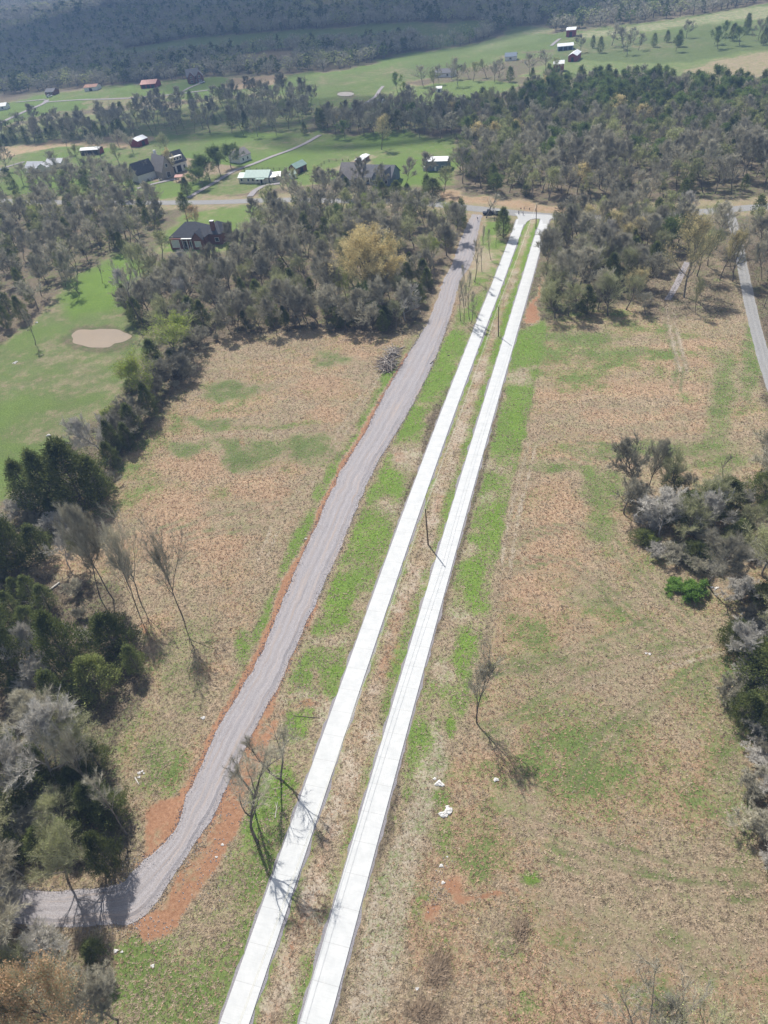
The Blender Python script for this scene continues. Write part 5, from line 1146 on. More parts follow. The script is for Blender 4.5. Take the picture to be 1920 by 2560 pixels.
def win(root, x, z, w_, h_, y, face='f', glass='glass', fr=True, trim='trim', name='window'):
    """window on a wall; face f/b: wall at y, l/r: wall at x=y with x as depth position"""
    def bx(mb, u0, u1, z0, z1, o):
        if face == 'f': mb.box(u0, u1, y - o, y + .05, z0, z1)
        elif face == 'b': mb.box(u0, u1, y - .05, y + o, z0, z1)
        elif face == 'l': mb.box(y - o, y + .05, u0, u1, z0, z1)
        else: mb.box(y - .05, y + o, u0, u1, z0, z1)
    if fr:
        m = MB(); t = .14
        for (u0, u1, z0, z1) in ((x - w_ / 2 - t, x - w_ / 2, z - t, z + h_ + t), (x + w_ / 2, x + w_ / 2 + t, z - t, z + h_ + t), (x - w_ / 2, x + w_ / 2, z - t, z), (x - w_ / 2, x + w_ / 2, z + h_, z + h_ + t)): bx(m, u0, u1, z0, z1, .07)
        f = part(root, name, m, [trim]); g = MB(); bx(g, x - w_ / 2, x + w_ / 2, z, z + h_, .03); part(f, 'pane', g, [glass])
    else:
        g = MB(); bx(g, x - w_ / 2, x + w_ / 2, z, z + h_, .05); part(root, name, g, [glass])
def building(a, b, label, cat='house', name='house'):
    A, rz, L = frame(a, b); z = min(float(H(*A)), float(H(*(S(*b)))))
    o = link(name, None, None, (A[0], A[1], z), rz, label, cat); return o, L
def shed(a, b, depth, hw, hr, wall, roof, label, cat='barn', name='barn', axis='x', door=True, open_=False, zb=-1):
    o, L = building(a, b, label, cat, name); w1, r1 = MB(), MB(); gable(w1, r1, 0, L, 0, depth, zb, hw, hr, .35, axis)
    part(o, 'wall', w1, [wall]); part(o, 'roof', r1, [roof])
    if door: win(o, L * .5, 0, min(3, L * .3), hw * .75, 0, glass='dark', fr=False, name='door')
    if open_:
        for i in range(3): win(o, L * (.2 + .3 * i), 0, L * .22, hw * .8, 0, glass='dark', fr=False, name='opening')
    return o, L
# brick house with the dark hipped roof
o, L = building((433, 621), (548, 620), 'brick house with dark hipped roof and tall curtained window behind the central wood')
w1, r1 = MB(), MB(); hip(w1, r1, 0, L * .74, 0, 12, -1, 4.6, 9.2); hip(w1, r1, L * .70, L, 4, 15, -1, 4.4, 8.2)
gable(w1, r1, L * .50, L * .72, -1.6, 3, -1, 4.5, 7.2, .4, 'y'); w1.box(0, 5.5, -1.4, 0, -1, 4.5)
part(o, 'wall', w1, ['brick']); rf = part(o, 'roof', r1, ['slate'])
c = MB(); c.box(L * .80, L * .80 + 1.6, 5.0, 6.2, 5, 9.4); ch = part(rf, 'chimney', c, ['brick']); c = MB(); c.box(L * .80 - .1, L * .80 + 1.7, 4.9, 6.3, 9.4, 9.6); part(rf, 'chimney_cap', c, ['metal_white'])
win(o, 2.7, 1.0, 3.4, 2.9, -1.4, glass='glasslit'); win(o, L * .61, 1.2, 2.6, 2.2, -1.6, glass='glasslit')
for x in (6.8, 9.4): win(o, x, .6, 1.5, 2.4, 0)
win(o, L * .9, 1.4, 1.6, 1.5, 4); win(o, 6, 1.5, 1.4, 1.6, 0, 'l')
for x in (6, 8.1, 10.2): c = MB(); c.box(x - .1, x + .1, -1.3, -1.1, -1, 4.3); part(o, 'porch_post', c, ['trim'])
c = MB(); c.box(5.6, 10.6, -1.5, 0, 4.3, 4.55); part(o, 'gutter', c, ['trim'])
# big house under construction
o, L = building((403, 447), (474, 424), 'large unfinished white and stone house with black roof and row of dormers amid rubble')
w1, r1, st, rs = MB(), MB(), MB(), MB(); gable(w1, r1, 7.5, L, 1.5, 11, -1, 5.2, 10, .5)
gable(st, rs, 0, 7.5, -3, 10, -1, 4.2, 11, .4, 'y'); gable(w1, r1, -11, 0, 5, 13, -1, 4.4, 9.5, .5)
part(o, 'wall', w1, ['white']); part(o, 'stone_wall', st, ['stone']); part(o, 'roof', r1, ['slate']); part(o, 'brown_roof', rs, ['shingle'])
for i in range(4):
    x = 9.5 + i * (L - 11) / 4; c = MB(); c.box(x, x + 1.7, 2.0, 4.5, 5.9, 7.9); c.prism([(x - .2, 1.8), (x + 1.9, 1.8), (x + 1.9, 5.2), (x - .2, 5.2)], 7.9, 8.05); d = part(o, 'dormer', c, ['white']); win(d, x + .85, 6.3, 1.0, 1.2, 2.0, glass='glass', fr=False)
for x in (9.5, 13.5): win(o, x, .1, 2.8, 3.4, 1.5, glass='dark', fr=False, name='garage_opening')
win(o, L * .9, 1.2, 1.3, 1.8, 1.5); win(o, 3.7, .5, 2.2, 2.6, -3, glass='glass'); win(o, 3.7, 5.6, 1.4, 1.6, -3)
win(o, 5, 1.2, 1.2, 1.8, L, 'r'); win(o, 8, 1.2, 1.2, 1.8, L, 'r')
c = MB(); c.box(5.5, 6.7, 10.5, 11.7, 6, 12.2); part(o, 'chimney', c, ['white'])
rng = np.random.default_rng(9)
c = MB()
for i in range(60):
    p = S(rng.uniform(352, 404), rng.uniform(425, 452)); s_ = rng.uniform(.3, 1.2); q = rng.uniform(0, 3); dx, dy = math.cos(q) * s_, math.sin(q) * s_
    c.prism([(p[0] - dx, p[1] - dy), (p[0] + dy * .4, p[1] - dx * .4), (p[0] + dx, p[1] + dy), (p[0] - dy * .4, p[1] + dx * .4)], -.1, rng.uniform(.2, 1.1), int(rng.integers(0, 3)))
link('rubble', c.mesh('rubble', [M['rock'], M['log'], M['metal_white']]), kind='stuff')
def tarp(px, py, w_, label):
    p = S(px, py); m = MB(); n = 9; V = []; r = np.random.default_rng(int(px))
    for i in range(n):
        for j in range(n): V.append((p[0] + (i - 4) * w_ / n, p[1] + (j - 4) * w_ / n, 1.6 * math.exp(-((i - 4) ** 2 + (j - 4) ** 2) / 9) + r.uniform(0, .25)))
    m.add(V, [(i * n + j, (i + 1) * n + j, (i + 1) * n + j + 1, i * n + j + 1) for i in range(n - 1) for j in range(n - 1)]); o = link('tarp', m.mesh('tarp', [M['metal_white']]), label=label, cat='tarp')
tarp(383, 420, 5, 'white plastic sheet heaped left of the unfinished house'); tarp(398, 413, 4, 'white plastic sheet against the unfinished house wall')
# red canopy
o, L = building((440, 456), (457, 455), 'small open shelter with faded red roof beside the dark cedar', 'shelter', 'shelter'); r1 = MB(); w1 = MB(); gable(w1, r1, 0, L, 0, 4, 2.2, 2.6, 3.3, .3)
part(o, 'roof', r1, ['metal_red'])
for x in (.2, L - .2):
    for y in (.2, 3.8): c = MB(); c.box(x - .1, x + .1, y - .1, y + .1, -1, 2.7); part(o, 'post', c, ['timber'])
# small white house, grey roof
o, L = shed((601, 409), (629, 398), 9, 3.4, 6.2, 'white', 'shingle', 'small white house with pinkish grey roof right of the green leafy trees', 'house', 'house', 'x', False)
win(o, L * .3, 1, 1, 1.3, 0); win(o, L * .7, 1, 1, 1.3, 0); win(o, 3, 1, 1, 1.3, L, 'r')
# long cream house with green metal roof + annex
o, L = building((597, 459), (672, 458), 'long cream farmhouse with pale green metal roof')
w1, r1 = MB(), MB(); gable(w1, r1, 4, L, 0, 8, -1, 3.0, 5.4, .45); gable(w1, r1, 0, 4, .5, 7.5, -1, 2.7, 4.2, .35); part(o, 'wall', w1, ['cream']); part(o, 'roof', r1, ['metal_green'])
for x in (1.8, 6, 8.6, 11.2): win(o, x, 1.1, 1.1, 1.2, .5 if x < 4 else 0)
c = MB(); c.box(L - 6.5, L - 1.5, -2.2, 0, 2.5, 2.65); part(o, 'porch_roof', c, ['metal_green'])
for x in (-6.3, -4, -1.7): c = MB(); c.box(L + x, L + x + .14, -2.1, -1.96, -1, 2.5); part(o, 'porch_post', c, ['trim'])
win(o, L - 4, 0, 1, 2.1, 0, glass='dark', name='door')
o, L = shed((676, 457), (703, 454), 7, 2.7, 4.0, 'cream', 'metal_white', 'low cream annex with white metal roof next to the green roofed farmhouse', 'annex', 'house', 'x', False); win(o, L * .5, 1, 2.2, 1.2, 0, trim='dark')
o, L = shed((728, 448), (742, 445), 5, 2.2, 3.3, 'white', 'metal_green', 'low lean to with light green roof beside the dark shed', 'shed', 'shed')
o, L = shed((742, 437), (768, 425), 5, 3.2, 5.0, 'brick', 'metal_green', 'dark shed with green metal roof at the end of the rail fence', 'shed', 'shed', 'x')
# grey craftsman houses
o, L = building((845, 466), (898, 466), 'grey house with broad pinkish brown gable roof behind the bare trees')
w1, r1 = MB(), MB(); gable(w1, r1, 0, L, 3, 15, -1, 3.6, 8.6, .6, 'x'); gable(w1, r1, 1, 7, -1, 5, -1, 3.4, 6.4, .4, 'y'); part(o, 'wall', w1, ['bluegrey']); part(o, 'roof', r1, ['shingle'])
for x in (2.6, 5.2): win(o, x, 1, 1.1, 1.6, -1)
win(o, L * .75, 1, 1.4, 1.5, 3); win(o, L * .9, 1, 1.2, 1.5, 3)
o, L = building((903, 463), (975, 465), 'wide blue grey house with mid grey roof and two gables facing the road')
w1, r1 = MB(), MB(); gable(w1, r1, 0, L, 2, 13, -1, 3.4, 7.4, .5, 'x'); gable(w1, r1, L * .42, L * .68, -1.5, 5, -1, 3.3, 6.4, .4, 'y'); gable(w1, r1, L * .75, L, 0, 7, -1, 3.3, 7.0, .4, 'y'); part(o, 'wall', w1, ['bluegrey']); part(o, 'roof', r1, ['shingle2'])
win(o, L * .55, 1, 2.4, 1.7, -1.5); win(o, L * .87, 1, 1.5, 1.6, 0); win(o, L * .18, 1, 1.6, 1.6, 2)
for x in (.30, .36, .41): c = MB(); c.box(L * x, L * x + .25, .2, .45, -1, 3.2); part(o, 'porch_post', c, ['trim'])
o, L = shed((1065, 428), (1118, 427), 8, 4.6, 5.6, 'bluegrey', 'metal_white', 'blue grey metal shed with bright white roof on the lawn', 'shed', 'shed', 'x', False); win(o, L * .45, 0, 1, 2.1, 0, glass='trim', fr=False, name='door'); win(o, L * .8, 1.4, 1, 1, 0)
c = MB(); c.box(-1.6, -.2, .3, 1.8, -.5, 1.6); c.box(-1.3, -.5, .6, 1.5, 1.6, 1.9); part(o, 'air_unit', c, ['metal_grey'])
o, L = shed((905, 412), (924, 398), 4, 2.2, 2.7, 'rust', 'metal_white', 'small rusty junk shed with white roof behind the grey houses', 'shed', 'shed', 'x')
# left white farmhouse
o, L = building((62, 432), (100, 432), 'white farmhouse with pale metal roof and front porch at the left meadow')
w1, r1 = MB(), MB(); gable(w1, r1, 0, L, 2, 9, -1, 2.9, 5.0, .4); gable(w1, r1, L - 1.5, L + 6, 1, 9, -1, 2.9, 4.8, .35, 'y'); gable(w1, r1, L - 3, L + 9, 10, 17, -1, 2.8, 4.6, .35); part(o, 'wall', w1, ['cream']); part(o, 'roof', r1, ['metal_grey'])
c = MB(); c.box(-.2, L - 1.6, 0, 2, 2.5, 2.66); part(o, 'porch_roof', c, ['metal_grey']); c = MB(); c.box(-.2, L - 1.6, -.1, 2, -.8, .3); part(o, 'porch_floor', c, ['trim'])
for i in range(4): c = MB(); c.box(.1 + i * (L - 2) / 3, .25 + i * (L - 2) / 3, .05, .2, .3, 2.5); part(o, 'porch_post', c, ['trim'])
for x in (.25, .5, .75): win(o, L * x, 1, 1, 1.2, 2)
# barns and far houses
o, L = shed((203, 389), (250, 386), 6, 3, 3.9, 'timber', 'metal_grey', 'low dark open fronted shed with patched grey roof on the left meadow', 'shed', 'shed', 'x', False, True); w1 = MB(); w1.box(L + .02, L + .1, .2, 5.8, 0, 2.9); part(o, 'red_end', w1, ['red'])
shed((348, 368), (372, 359), 8, 3.6, 5.2, 'red', 'metal_white', 'red barn with bright white roof behind the left meadow')
shed((353, 222), (391, 219), 11, 3.2, 5.6, 'red', 'metal_red', 'long barn with faded red roof on the far left slope', open_=True, door=False)
o, L = building((470, 210), (500, 206), 'large brown brick house with grey gables on the far green slope'); w1, r1 = MB(), MB(); gable(w1, r1, 0, L, 2, 14, -2, 5.2, 10, .4); gable(w1, r1, 1, 7, -1, 6, -2, 5, 8.6, .3, 'y'); gable(w1, r1, 8.5, 14, -1, 6, -2, 5, 8.6, .3, 'y'); part(o, 'wall', w1, ['brick']); part(o, 'roof', r1, ['shingle2'])
for x in (4, 11.2): win(o, x, .8, 1.6, 1.6, -1); win(o, x, 4, 1.4, 1.4, -1)
win(o, L - 3, 0, 3.4, 2.5, 2, glass='trim', fr=False, name='garage_door')
shed((212, 229), (243, 226), 9, 3, 4.6, 'white', 'rust', 'white shed with rust brown roof at the far left forest edge', 'shed', 'shed')
o, L = shed((115, 240), (136, 238), 9, 3, 5, 'brick', 'shingle2', 'brown house hidden at the forest edge at far left', 'house', 'house', 'x', False); win(o, L * .3, 1, 1.4, 1.4, 0); win(o, L * .7, 1, 1.4, 1.4, 0)
o, L = shed((-6, 277), (17, 274), 9, 3, 4.8, 'white', 'metal_grey', 'bluish roofed house cut by the left picture edge', 'house', 'house', 'x', False); win(o, L * .6, 1, 1.4, 1.3, 0)
shed((1415, 93), (1438, 91), 7, 5.2, 6.8, 'red', 'metal_white', 'tall dark red barn on the far right ridge field', axis='x')
shed((1394, 128), (1433, 124), 9, 3.2, 4.6, 'bluegrey', 'metal_white', 'long low building with bright white roof above the red barns', open_=True, door=False)
shed((1420, 155), (1441, 154), 16, 4, 5.6, 'red', 'metal_white', 'red walled barn with white roof end on, behind bare trees', axis='y')
shed((1383, 181), (1409, 179), 8, 5, 6.6, 'red', 'metal_white', 'red barn with slanted white roof nearest among the far barns', axis='x')
shed((1091, 231), (1104, 230), 4, 2.4, 3.3, 'white', 'metal_white', 'tiny white shed alone on the middle meadow', 'shed', 'shed')
o, L = shed((1085, 194), (1130, 193), 9, 3, 5.2, 'white', 'shingle2', 'white house half hidden by cedars at the far farmstead', 'house', 'house', 'x', False); win(o, L * .2, 1, 1.4, 1.3, 0); win(o, L * .75, 1, 1.4, 1.3, 0)
o, L = shed((1262, 153), (1290, 151), 9, 3, 5, 'white', 'bluegrey', 'house with bluish roof among the far bare trees', 'house', 'house', 'x', False); win(o, L * .5, 1, 1.6, 1.3, 0)
o, L = shed((918, 267), (931, 266), 3, 2.3, 2.7, 'white', 'metal_white', 'small white trailer beside the ridge drive', 'trailer', 'trailer', 'x', False)
o, L = shed((938, 266), (962, 262), 6, 2.6, 3.6, 'white', 'metal_grey', 'white shed with grey roof right of the small trailer', 'shed', 'shed', 'x')
shed((1432, 15), (1452, 12), 10, 4, 6, 'white', 'metal_white', 'white building at the top edge inside the far forest', 'building', 'building')

# ------------------------------------------------------------------ poles and wires
POLES = [((1070.5, 1362), 10.1, 'wooden utility pole in the grass median, nearest of three, with its shadow on the lane'), ((1246, 841), 9.8, 'wooden utility pole in the median where the mown strip ends, second of three'), ((1339.6, 571), 9.5, 'wooden utility pole on the green island by the junction')]
tops = []
def pole(b, h, label):
    o = link('utility_pole', None, None, (b[0], b[1], 0), 0, label, 'utility pole', 'utility poles between the lanes'); m = MB(); m.rod((0, 0, -.5), (0, 0, h), .17, .11, 10); part(o, 'pole', m, ['pole'])
    m = MB(); m.rod((-.12, 0, h - .9), (-.42, .05, h - .75), .03, .03, 6); m.rod((-.42, .05, h - .78), (-.42, .05, h - .5), .06, .04, 8); part(o, 'insulator', m, ['metal_white']); m = MB(); m.rod((0, 0, h), (0, 0, h + .25), .04, .03, 6); part(o, 'top_pin', m, ['metal_white'])
    return (b[0], b[1], h)
for p, h, l in POLES: tops.append(pole(S(*p), h, l))
b0 = S(1070.5, 1362) - (S(1246, 841) - S(1070.5, 1362)) * .97; tops.insert(0, pole(b0, 10, 'wooden utility pole just below the bottom picture edge'))
def wire(a, b, dz, dx, label, sag=1.0):
    m = MB(); n = 16; P = [np.array([a[0] + dx + (b[0] - a[0]) * t, a[1] + (b[1] - a[1]) * t, a[2] + dz + (b[2] - a[2]) * t - sag * 4 * t * (1 - t)]) for t in np.linspace(0, 1, n + 1)]
    for i in range(n): m.rod(P[i], P[i + 1], .022, .022, 5)
    link('overhead_wire', m.mesh('overhead_wire', [M['wire']]), label=label, cat='wire', group='wires along the median')
for i, nm in enumerate(('from the nearest pole down to the bottom edge', 'between the nearest and the second pole', 'between the second pole and the island pole')):
    wire(tops[i], tops[i + 1], .2, 0, 'upper thin overhead wire ' + nm); wire(tops[i], tops[i + 1], -.5, -.42, 'lower thin overhead wire ' + nm)

# ------------------------------------------------------------------ fences
def fence(pts, label, h=1.3, sp=3):
    L, q = resample(SP(pts), sp); o = link('rail_fence', None, None, (L[0][0], L[0][1], float(H(*L[0]))), 0, label, 'fence'); z0 = float(H(*L[0]))
    for k, p in enumerate(L[:95]):
        m = MB(); z = float(H(*p)) - z0; m.box(p[0] - L[0][0] - .12, p[0] - L[0][0] + .12, p[1] - L[0][1] - .12, p[1] - L[0][1] + .12, z - .3, z + h); part(o, 'post', m, ['timber'])
    m = MB()
    for a, b in zip(L[:-1], L[1:]):
        for hh in (.45, 1.05): m.rod((a[0] - L[0][0], a[1] - L[0][1], float(H(*a)) - z0 + hh), (b[0] - L[0][0], b[1] - L[0][1], float(H(*b)) - z0 + hh), .05, .05, 4)
    part(o, 'rails', m, ['timber'])
fence([(612, 429), (640, 426), (690, 425), (742, 424)], 'dark post and rail fence behind the cream farmhouse'); fence([(786, 424), (800, 416), (816, 406), (845, 403), (872, 403)], 'dark post and rail fence behind the grey house')
fence([(1310, 523), (1338, 527)], 'short low wooden rail beside the road above the junction', .9, 1.5)

# ------------------------------------------------------------------ vehicles and people at the junction
def car(px, py, ang, body, label, pick=False, cat='car', name='parked_car'):
    b = S(px, py); o = link(name, None, None, (b[0], b[1], float(H(*b)) + .1), ang, label, cat)
    def slab(prof, y0, y1, m, nm):
        mb = MB(); n = len(prof); mb.add([(x, y0, z) for x, z in prof] + [(x, y1, z) for x, z in prof], [tuple(range(n)), tuple(range(n, 2 * n))[::-1]] + [(i, n + i, n + (i + 1) % n, (i + 1) % n) for i in range(n)]); return part(o, nm, mb, [m])
    slab([(-2.5, .4), (2.5, .4), (2.55, .85), (2.4, 1.05), (1.1, 1.12), (-2.45, 1.1), (-2.6, .8)], -.92, .92, body, 'body')
    if pick: slab([(1.2, 1.1), (.6, 1.75), (-.7, 1.78), (-.9, 1.1)], -.82, .82, 'glass', 'cabin'); slab([(.55, 1.76), (-.68, 1.79), (-.68, 1.86), (.5, 1.83)], -.84, .84, body, 'cabin_roof')
    else: slab([(1.3, 1.1), (.6, 1.65), (-2.0, 1.68), (-2.4, 1.1)], -.82, .82, 'glass', 'cabin'); slab([(.55, 1.66), (-1.95, 1.69), (-1.95, 1.76), (.5, 1.73)], -.84, .84, body, 'cabin_roof')
    for x in (-1.6, 1.6):
        for y in (-.85, .85): mb = MB(); mb.rod((x, y - .12, .36), (x, y + .12, .36), .37, .37, 14); part(o, 'wheel', mb, ['tyre'])
    for y in (-.65, .65): mb = MB(); mb.box(2.44, 2.58, y - .18, y + .18, .72, .9); part(o, 'headlight', mb, ['trim'])
    return o
car(1222, 536, -.15, 'carblack', 'black pickup truck parked on the road under the wide forked tree', True, 'truck', 'pickup_truck')
car(1252, 536, -.12, 'cargrey', 'greyish green car on the road behind the dark evergreen')
car(124, 243, .2, 'carwhite', 'white car in front of the brown house at far left'); car(505, 208, .1, 'carwhite', 'white car on the drive beside the large far brick house'); car(13, 428, .5, 'carblack', 'dark car on the drive at the left picture edge')
car(1082, 497, .3, 'carblack', 'black car at the roadside behind the big round cedar') if False else None
def person(px, py, label, shirt, facing, arm=.2):
    b = S(px, py); o = link('person', None, None, (b[0], b[1], .15), facing, label, 'person')
    J = {}; V = []; E = []; Rr = []
    def v(p, r, par=None):
        V.append(p); Rr.append(r); i = len(V) - 1
        if par is not None: E.append((par, i))
        return i
    pel = v((0, 0, .95), .13); ch = v((0, 0, 1.25), .15, pel); sh = v((0, 0, 1.43), .12, ch); nk = v((0, 0, 1.52), .055, sh); hd = v((.01, 0, 1.64), .10, nk); v((0, 0, 1.73), .08, hd); v((.115, 0, 1.62), .014, hd)
    for s in (-1, 1):
        v((.0, s * .1, 1.64), .018, hd)
        hp = v((0, s * .1, .90), .10, pel); kn = v((.03, s * .12, .50), .062, hp); an = v((-.02, s * .13, .09), .045, kn); v((.14, s * .14, .04), .04, an)
        a0 = v((0, s * .19, 1.42), .06, sh); a1 = v((-.02, s * .25, 1.15), .042, a0); a2 = v((.05 + arm * s, s * .25, .92), .03, a1); pm = v((.07 + arm * s, s * .25, .85), .034, a2)
        for k in range(4): f1 = v((.05 + k * .018 + arm * s, s * .255, .79 - (.01 if k in (1, 2) else 0)), .009, pm); v((.055 + k * .018 + arm * s, s * .245, .75 - (.012 if k in (1, 2) else 0)), .008, f1)
        t1 = v((.11 + arm * s, s * .24, .83), .010, pm); v((.13 + arm * s, s * .235, .80), .009, t1)
    me = bpy.data.meshes.new('body'); me.from_pydata(V, E, []); body = link('body', me, o); me.materials.append(M['skin'])
    sk = body.modifiers.new('skin', 'SKIN')
    for i, r in enumerate(Rr): me.skin_vertices[0].data[i].radius = (r, r)
    me.skin_vertices[0].data[0].use_root = True
    body.modifiers.new('sub', 'SUBSURF').levels = 1
    def cloth(nm, segs, mt):
        m = MB()
        for a, b_, r0, r1 in segs: m.rod(a, b_, r0, r1, 10)
        part(o, nm, m, [mt])
    cloth('shirt', [((0, 0, .93), (0, 0, 1.2), .165, .18), ((0, 0, 1.2), (0, 0, 1.47), .18, .13)] + [((0, s * .17, 1.43), (-.02, s * .25, 1.14), .075, .06) for s in (-1, 1)], shirt)
    cloth('trousers', [((0, s * .09, .96), (.03, s * .12, .50), .115, .085) for s in (-1, 1)] + [((.03, s * .12, .50), (-.02, s * .13, .08), .085, .065) for s in (-1, 1)], 'jeans')
    cloth('hair', [((-.02, 0, 1.66), (-.02, 0, 1.76), .105, .06)], 'hair')
person(1297, 537, 'person in dark clothes standing on the concrete at the junction', 'shirt_dark', .4); person(1308, 539, 'person in white top and dark trousers standing at the junction', 'shirt_white', 2.6, .1)
def box_on_post(px, py, h, label, nm, m1, cat):
    b = S(px, py); o = link(nm, None, None, (b[0], b[1], 0), 0, label, cat); m = MB(); m.box(-.06, .06, -.06, .06, -.3, h); part(o, 'post', m, ['timber']); m = MB(); m.box(-.2, .2, -.28, .28, h, h + .35); m.rod((0, -.28, h + .3), (0, .28, h + .3), .2, .2, 10); part(o, 'box', m, [m1])
box_on_post(1302, 529, 1.2, 'brown mailbox on a post across the road from the junction', 'mailbox', 'rust', 'mailbox'); box_on_post(1194, 553, 1.1, 'dark mailbox on a post on the grass between gravel road and track', 'mailbox', 'carblack', 'mailbox')

# ------------------------------------------------------------------ rocks, logs, brush piles
def rock(px, py, s, label, seed=0, flat=.5, group=None, mt='rock', n=1, name='rock', cat='rock'):
    r = np.random.default_rng(seed + int(px)); b = S(px, py); m = MB()
    for q in range(n):
        off = r.normal(size=2) * s * (.45 if n > 1 else 0); sz = s * (r.uniform(.35, .8) if n > 1 else 1); V = []; nu, nv = 7, 9
        for i in range(nu + 1):
            for j in range(nv):
                a, c = math.pi * i / nu, math.tau * j / nv; k = sz * (.5 + .13 * math.sin(3 * c + px) + r.uniform(-.07, .07)); V.append((off[0] + math.sin(a) * math.cos(c) * k, off[1] + math.sin(a) * math.sin(c) * k * .75, math.cos(a) * k * flat + sz * .1))
        m.add(V, [(i * nv + j, (i + 1) * nv + j, (i + 1) * nv + (j + 1) % nv, i * nv + (j + 1) % nv) for i in range(nu) for j in range(nv)])
    o = link(name, m.mesh(name, [M[mt]]), None, (b[0], b[1], float(H(*b))), 0, label, cat, group)
for i, (x, y, s, l) in enumerate(((1097, 1962, 1.5, 'white limestone outcrop right of the right lane, upper of two'), (1112, 2037, 1.7, 'white limestone outcrop right of the right lane, lower of two'), (1118, 2142, .35, 'small white stone just above the red clay patch'), (1103, 2165, .6, 'white stone at the upper left of the red clay patch'),
    (1108, 2207, .6, 'white stone at the left rim of the red clay patch'), (1240, 1950, .9, 'pinkish pale rock at the far end of the lone tree shadow'), (508, 1795, .8, 'light grey boulder left of the gravel road'), (1043, 2472, .5, 'pale stone at the foot of the dry brush heap'), (382, 2415, .6, 'white rock below the gravel bend'),
    (290, 2378, .7, 'cream rock below the gravel bend near the round cedar'), (305, 2380, .4, 'small cream rock beside the larger one near the round cedar'), (556, 2112, .5, 'pale stone on the clay beside the forked tree'), (541, 2143, .45, 'pale stone on the right rim of the red clay'), (350, 1935, .9, 'pinkish stone patch between dry grass and bend'),
    (764, 1347, .6, 'pale stone in the green verge left of the gravel road'), (122, 1089, 1.3, 'pale flat rock in the lower pasture'), (38, 907, 1.6, 'grey white stones in the left pasture'), (1503, 1470 - 0, .01, 'x'), (312, 724, .8, 'white stone high in the pasture'), (92, 807, 1.1, 'white stone at the wood edge left of the pond'), (1622, 1634, .7, 'white scrap lying in the middle of the dry field'), (1785, 1471, .9, 'white scrap under the right hand thicket'),
    (1121, 889, .7, 'small dark stump on the grass beside the gravel road'), (1300, 828 - 0, .45, 'x'), (1329, 812, .4, 'small white stone on the bright grass at the right wood corner'))):
    if l != 'x': rock(x, y, s, l, i, .35, None, 'log_dark' if 'dark' in l else 'rock', 5 if ('outcrop' in l or 'stones' in l or 'scrap' in l or 'patch' in l and 'pinkish' in l) else 1)
# pebbles strewn over the clay and verges
rng = np.random.default_rng(3); m = MB()
for (cx, cy_, sx, sy, n) in ((1098, 2230, 16, 30, 60), (555, 2040, 40, 70, 160), (500, 2180, 50, 50, 140), (360, 2320, 60, 18, 120), (745, 1680, 10, 60, 60), (640, 1880, 30, 40, 50), (1180, 820, 8, 120, 20), (700, 2000, 40, 60, 15), (1000, 1900, 40, 200, 20), (1170, 2100, 120, 200, 25), (1150, 1100, 30, 200, 20), (350, 2160, 20, 12, 60)):
    for i in range(n):
        p = S(rng.normal(cx, sx), rng.normal(cy_, sy)); s_ = rng.uniform(.05, .16); a = rng.uniform(0, 3)
        c, q = math.cos(a) * s_, math.sin(a) * s_; m.add([(p[0] - c, p[1] - q, 0), (p[0] + q * .7, p[1] - c * .7, 0), (p[0] + c, p[1] + q, 0), (p[0] - q * .7, p[1] + c * .7, 0), (p[0], p[1], s_ * .9 + .1)], [(0, 1, 4), (1, 2, 4), (2, 3, 4), (3, 0, 4)])
link('pebbles', m.mesh('pebbles', [M['rock']]), kind='stuff')
rng = np.random.default_rng(8); m = MB()
for E_, O_ in ((GE_L, GE_R), (GE_R, GE_L)):
    a, q_ = resample(E_[:30], .25); o_, _ = resample(O_[:30], .25); o_ = o_[np.linspace(0, len(o_) - 1, len(a)).astype(int)]; nn = (a - o_) / np.hypot(*(a - o_).T)[:, None]
    for i in range(5200):
        j = rng.integers(0, len(a)); p = a[j] + nn[j] * rng.normal(-.1, .38) + rng.normal(0, .2, 2); s_ = rng.uniform(.05, .14); t_ = rng.uniform(0, 3); c, q = math.cos(t_) * s_, math.sin(t_) * s_
        m.add([(p[0] - c, p[1] - q, 0), (p[0] + q * .7, p[1] - c * .7, 0), (p[0] + c, p[1] + q, 0), (p[0] - q * .7, p[1] + c * .7, 0), (p[0], p[1], s_ + .06)], [(0, 1, 4), (1, 2, 4), (2, 3, 4), (3, 0, 4)])
link('loose_gravel', m.mesh('loose_gravel', [simple('loose_gravel', (.33, .31, .32), .35, 3, obj=False)]), kind='stuff')
def sticks(name, px, py, rx, ry, n, label, mats, L=(1, 4), up=.6, cat='brush pile', rr=(.03, .10), kind=None):
    c = S(px, py); ex = S(px + rx, py) - c; ey = S(px, py - ry) - c; r = np.random.default_rng(int(px)); m = MB()
    for i in range(n):
        a = r.normal(size=2) * .45; p = ex * a[0] + ey * a[1]; az = r.uniform(0, math.tau); l = r.uniform(*L); k = math.exp(-(a @ a)); z = r.uniform(0, up) * k + .05
        q = (p[0] + math.cos(az) * l, p[1] + math.sin(az) * l, max(.03, z + r.uniform(-.4, .5) * up)); m.rod((p[0], p[1], z), q, r.uniform(*rr), .02, 5, int(r.integers(0, 2)))
    return link(name, m.mesh(name, [M[q] for q in mats]), None, (c[0], c[1], float(H(*c))), 0, label, cat)
sticks('brush_pile', 968, 912, 15, 17, 170, 'grey heap of uprooted branches and stumps left of the gravel road, lower lobe', ['log', 'log_dark'], (2, 5), 1.8, rr=(.06, .2))
sticks('brush_pile', 982, 884, 11, 13, 90, 'paler heap of split branches touching the grey brush heap', ['log', 'log'], (1.5, 4), 1.5, rr=(.06, .18))
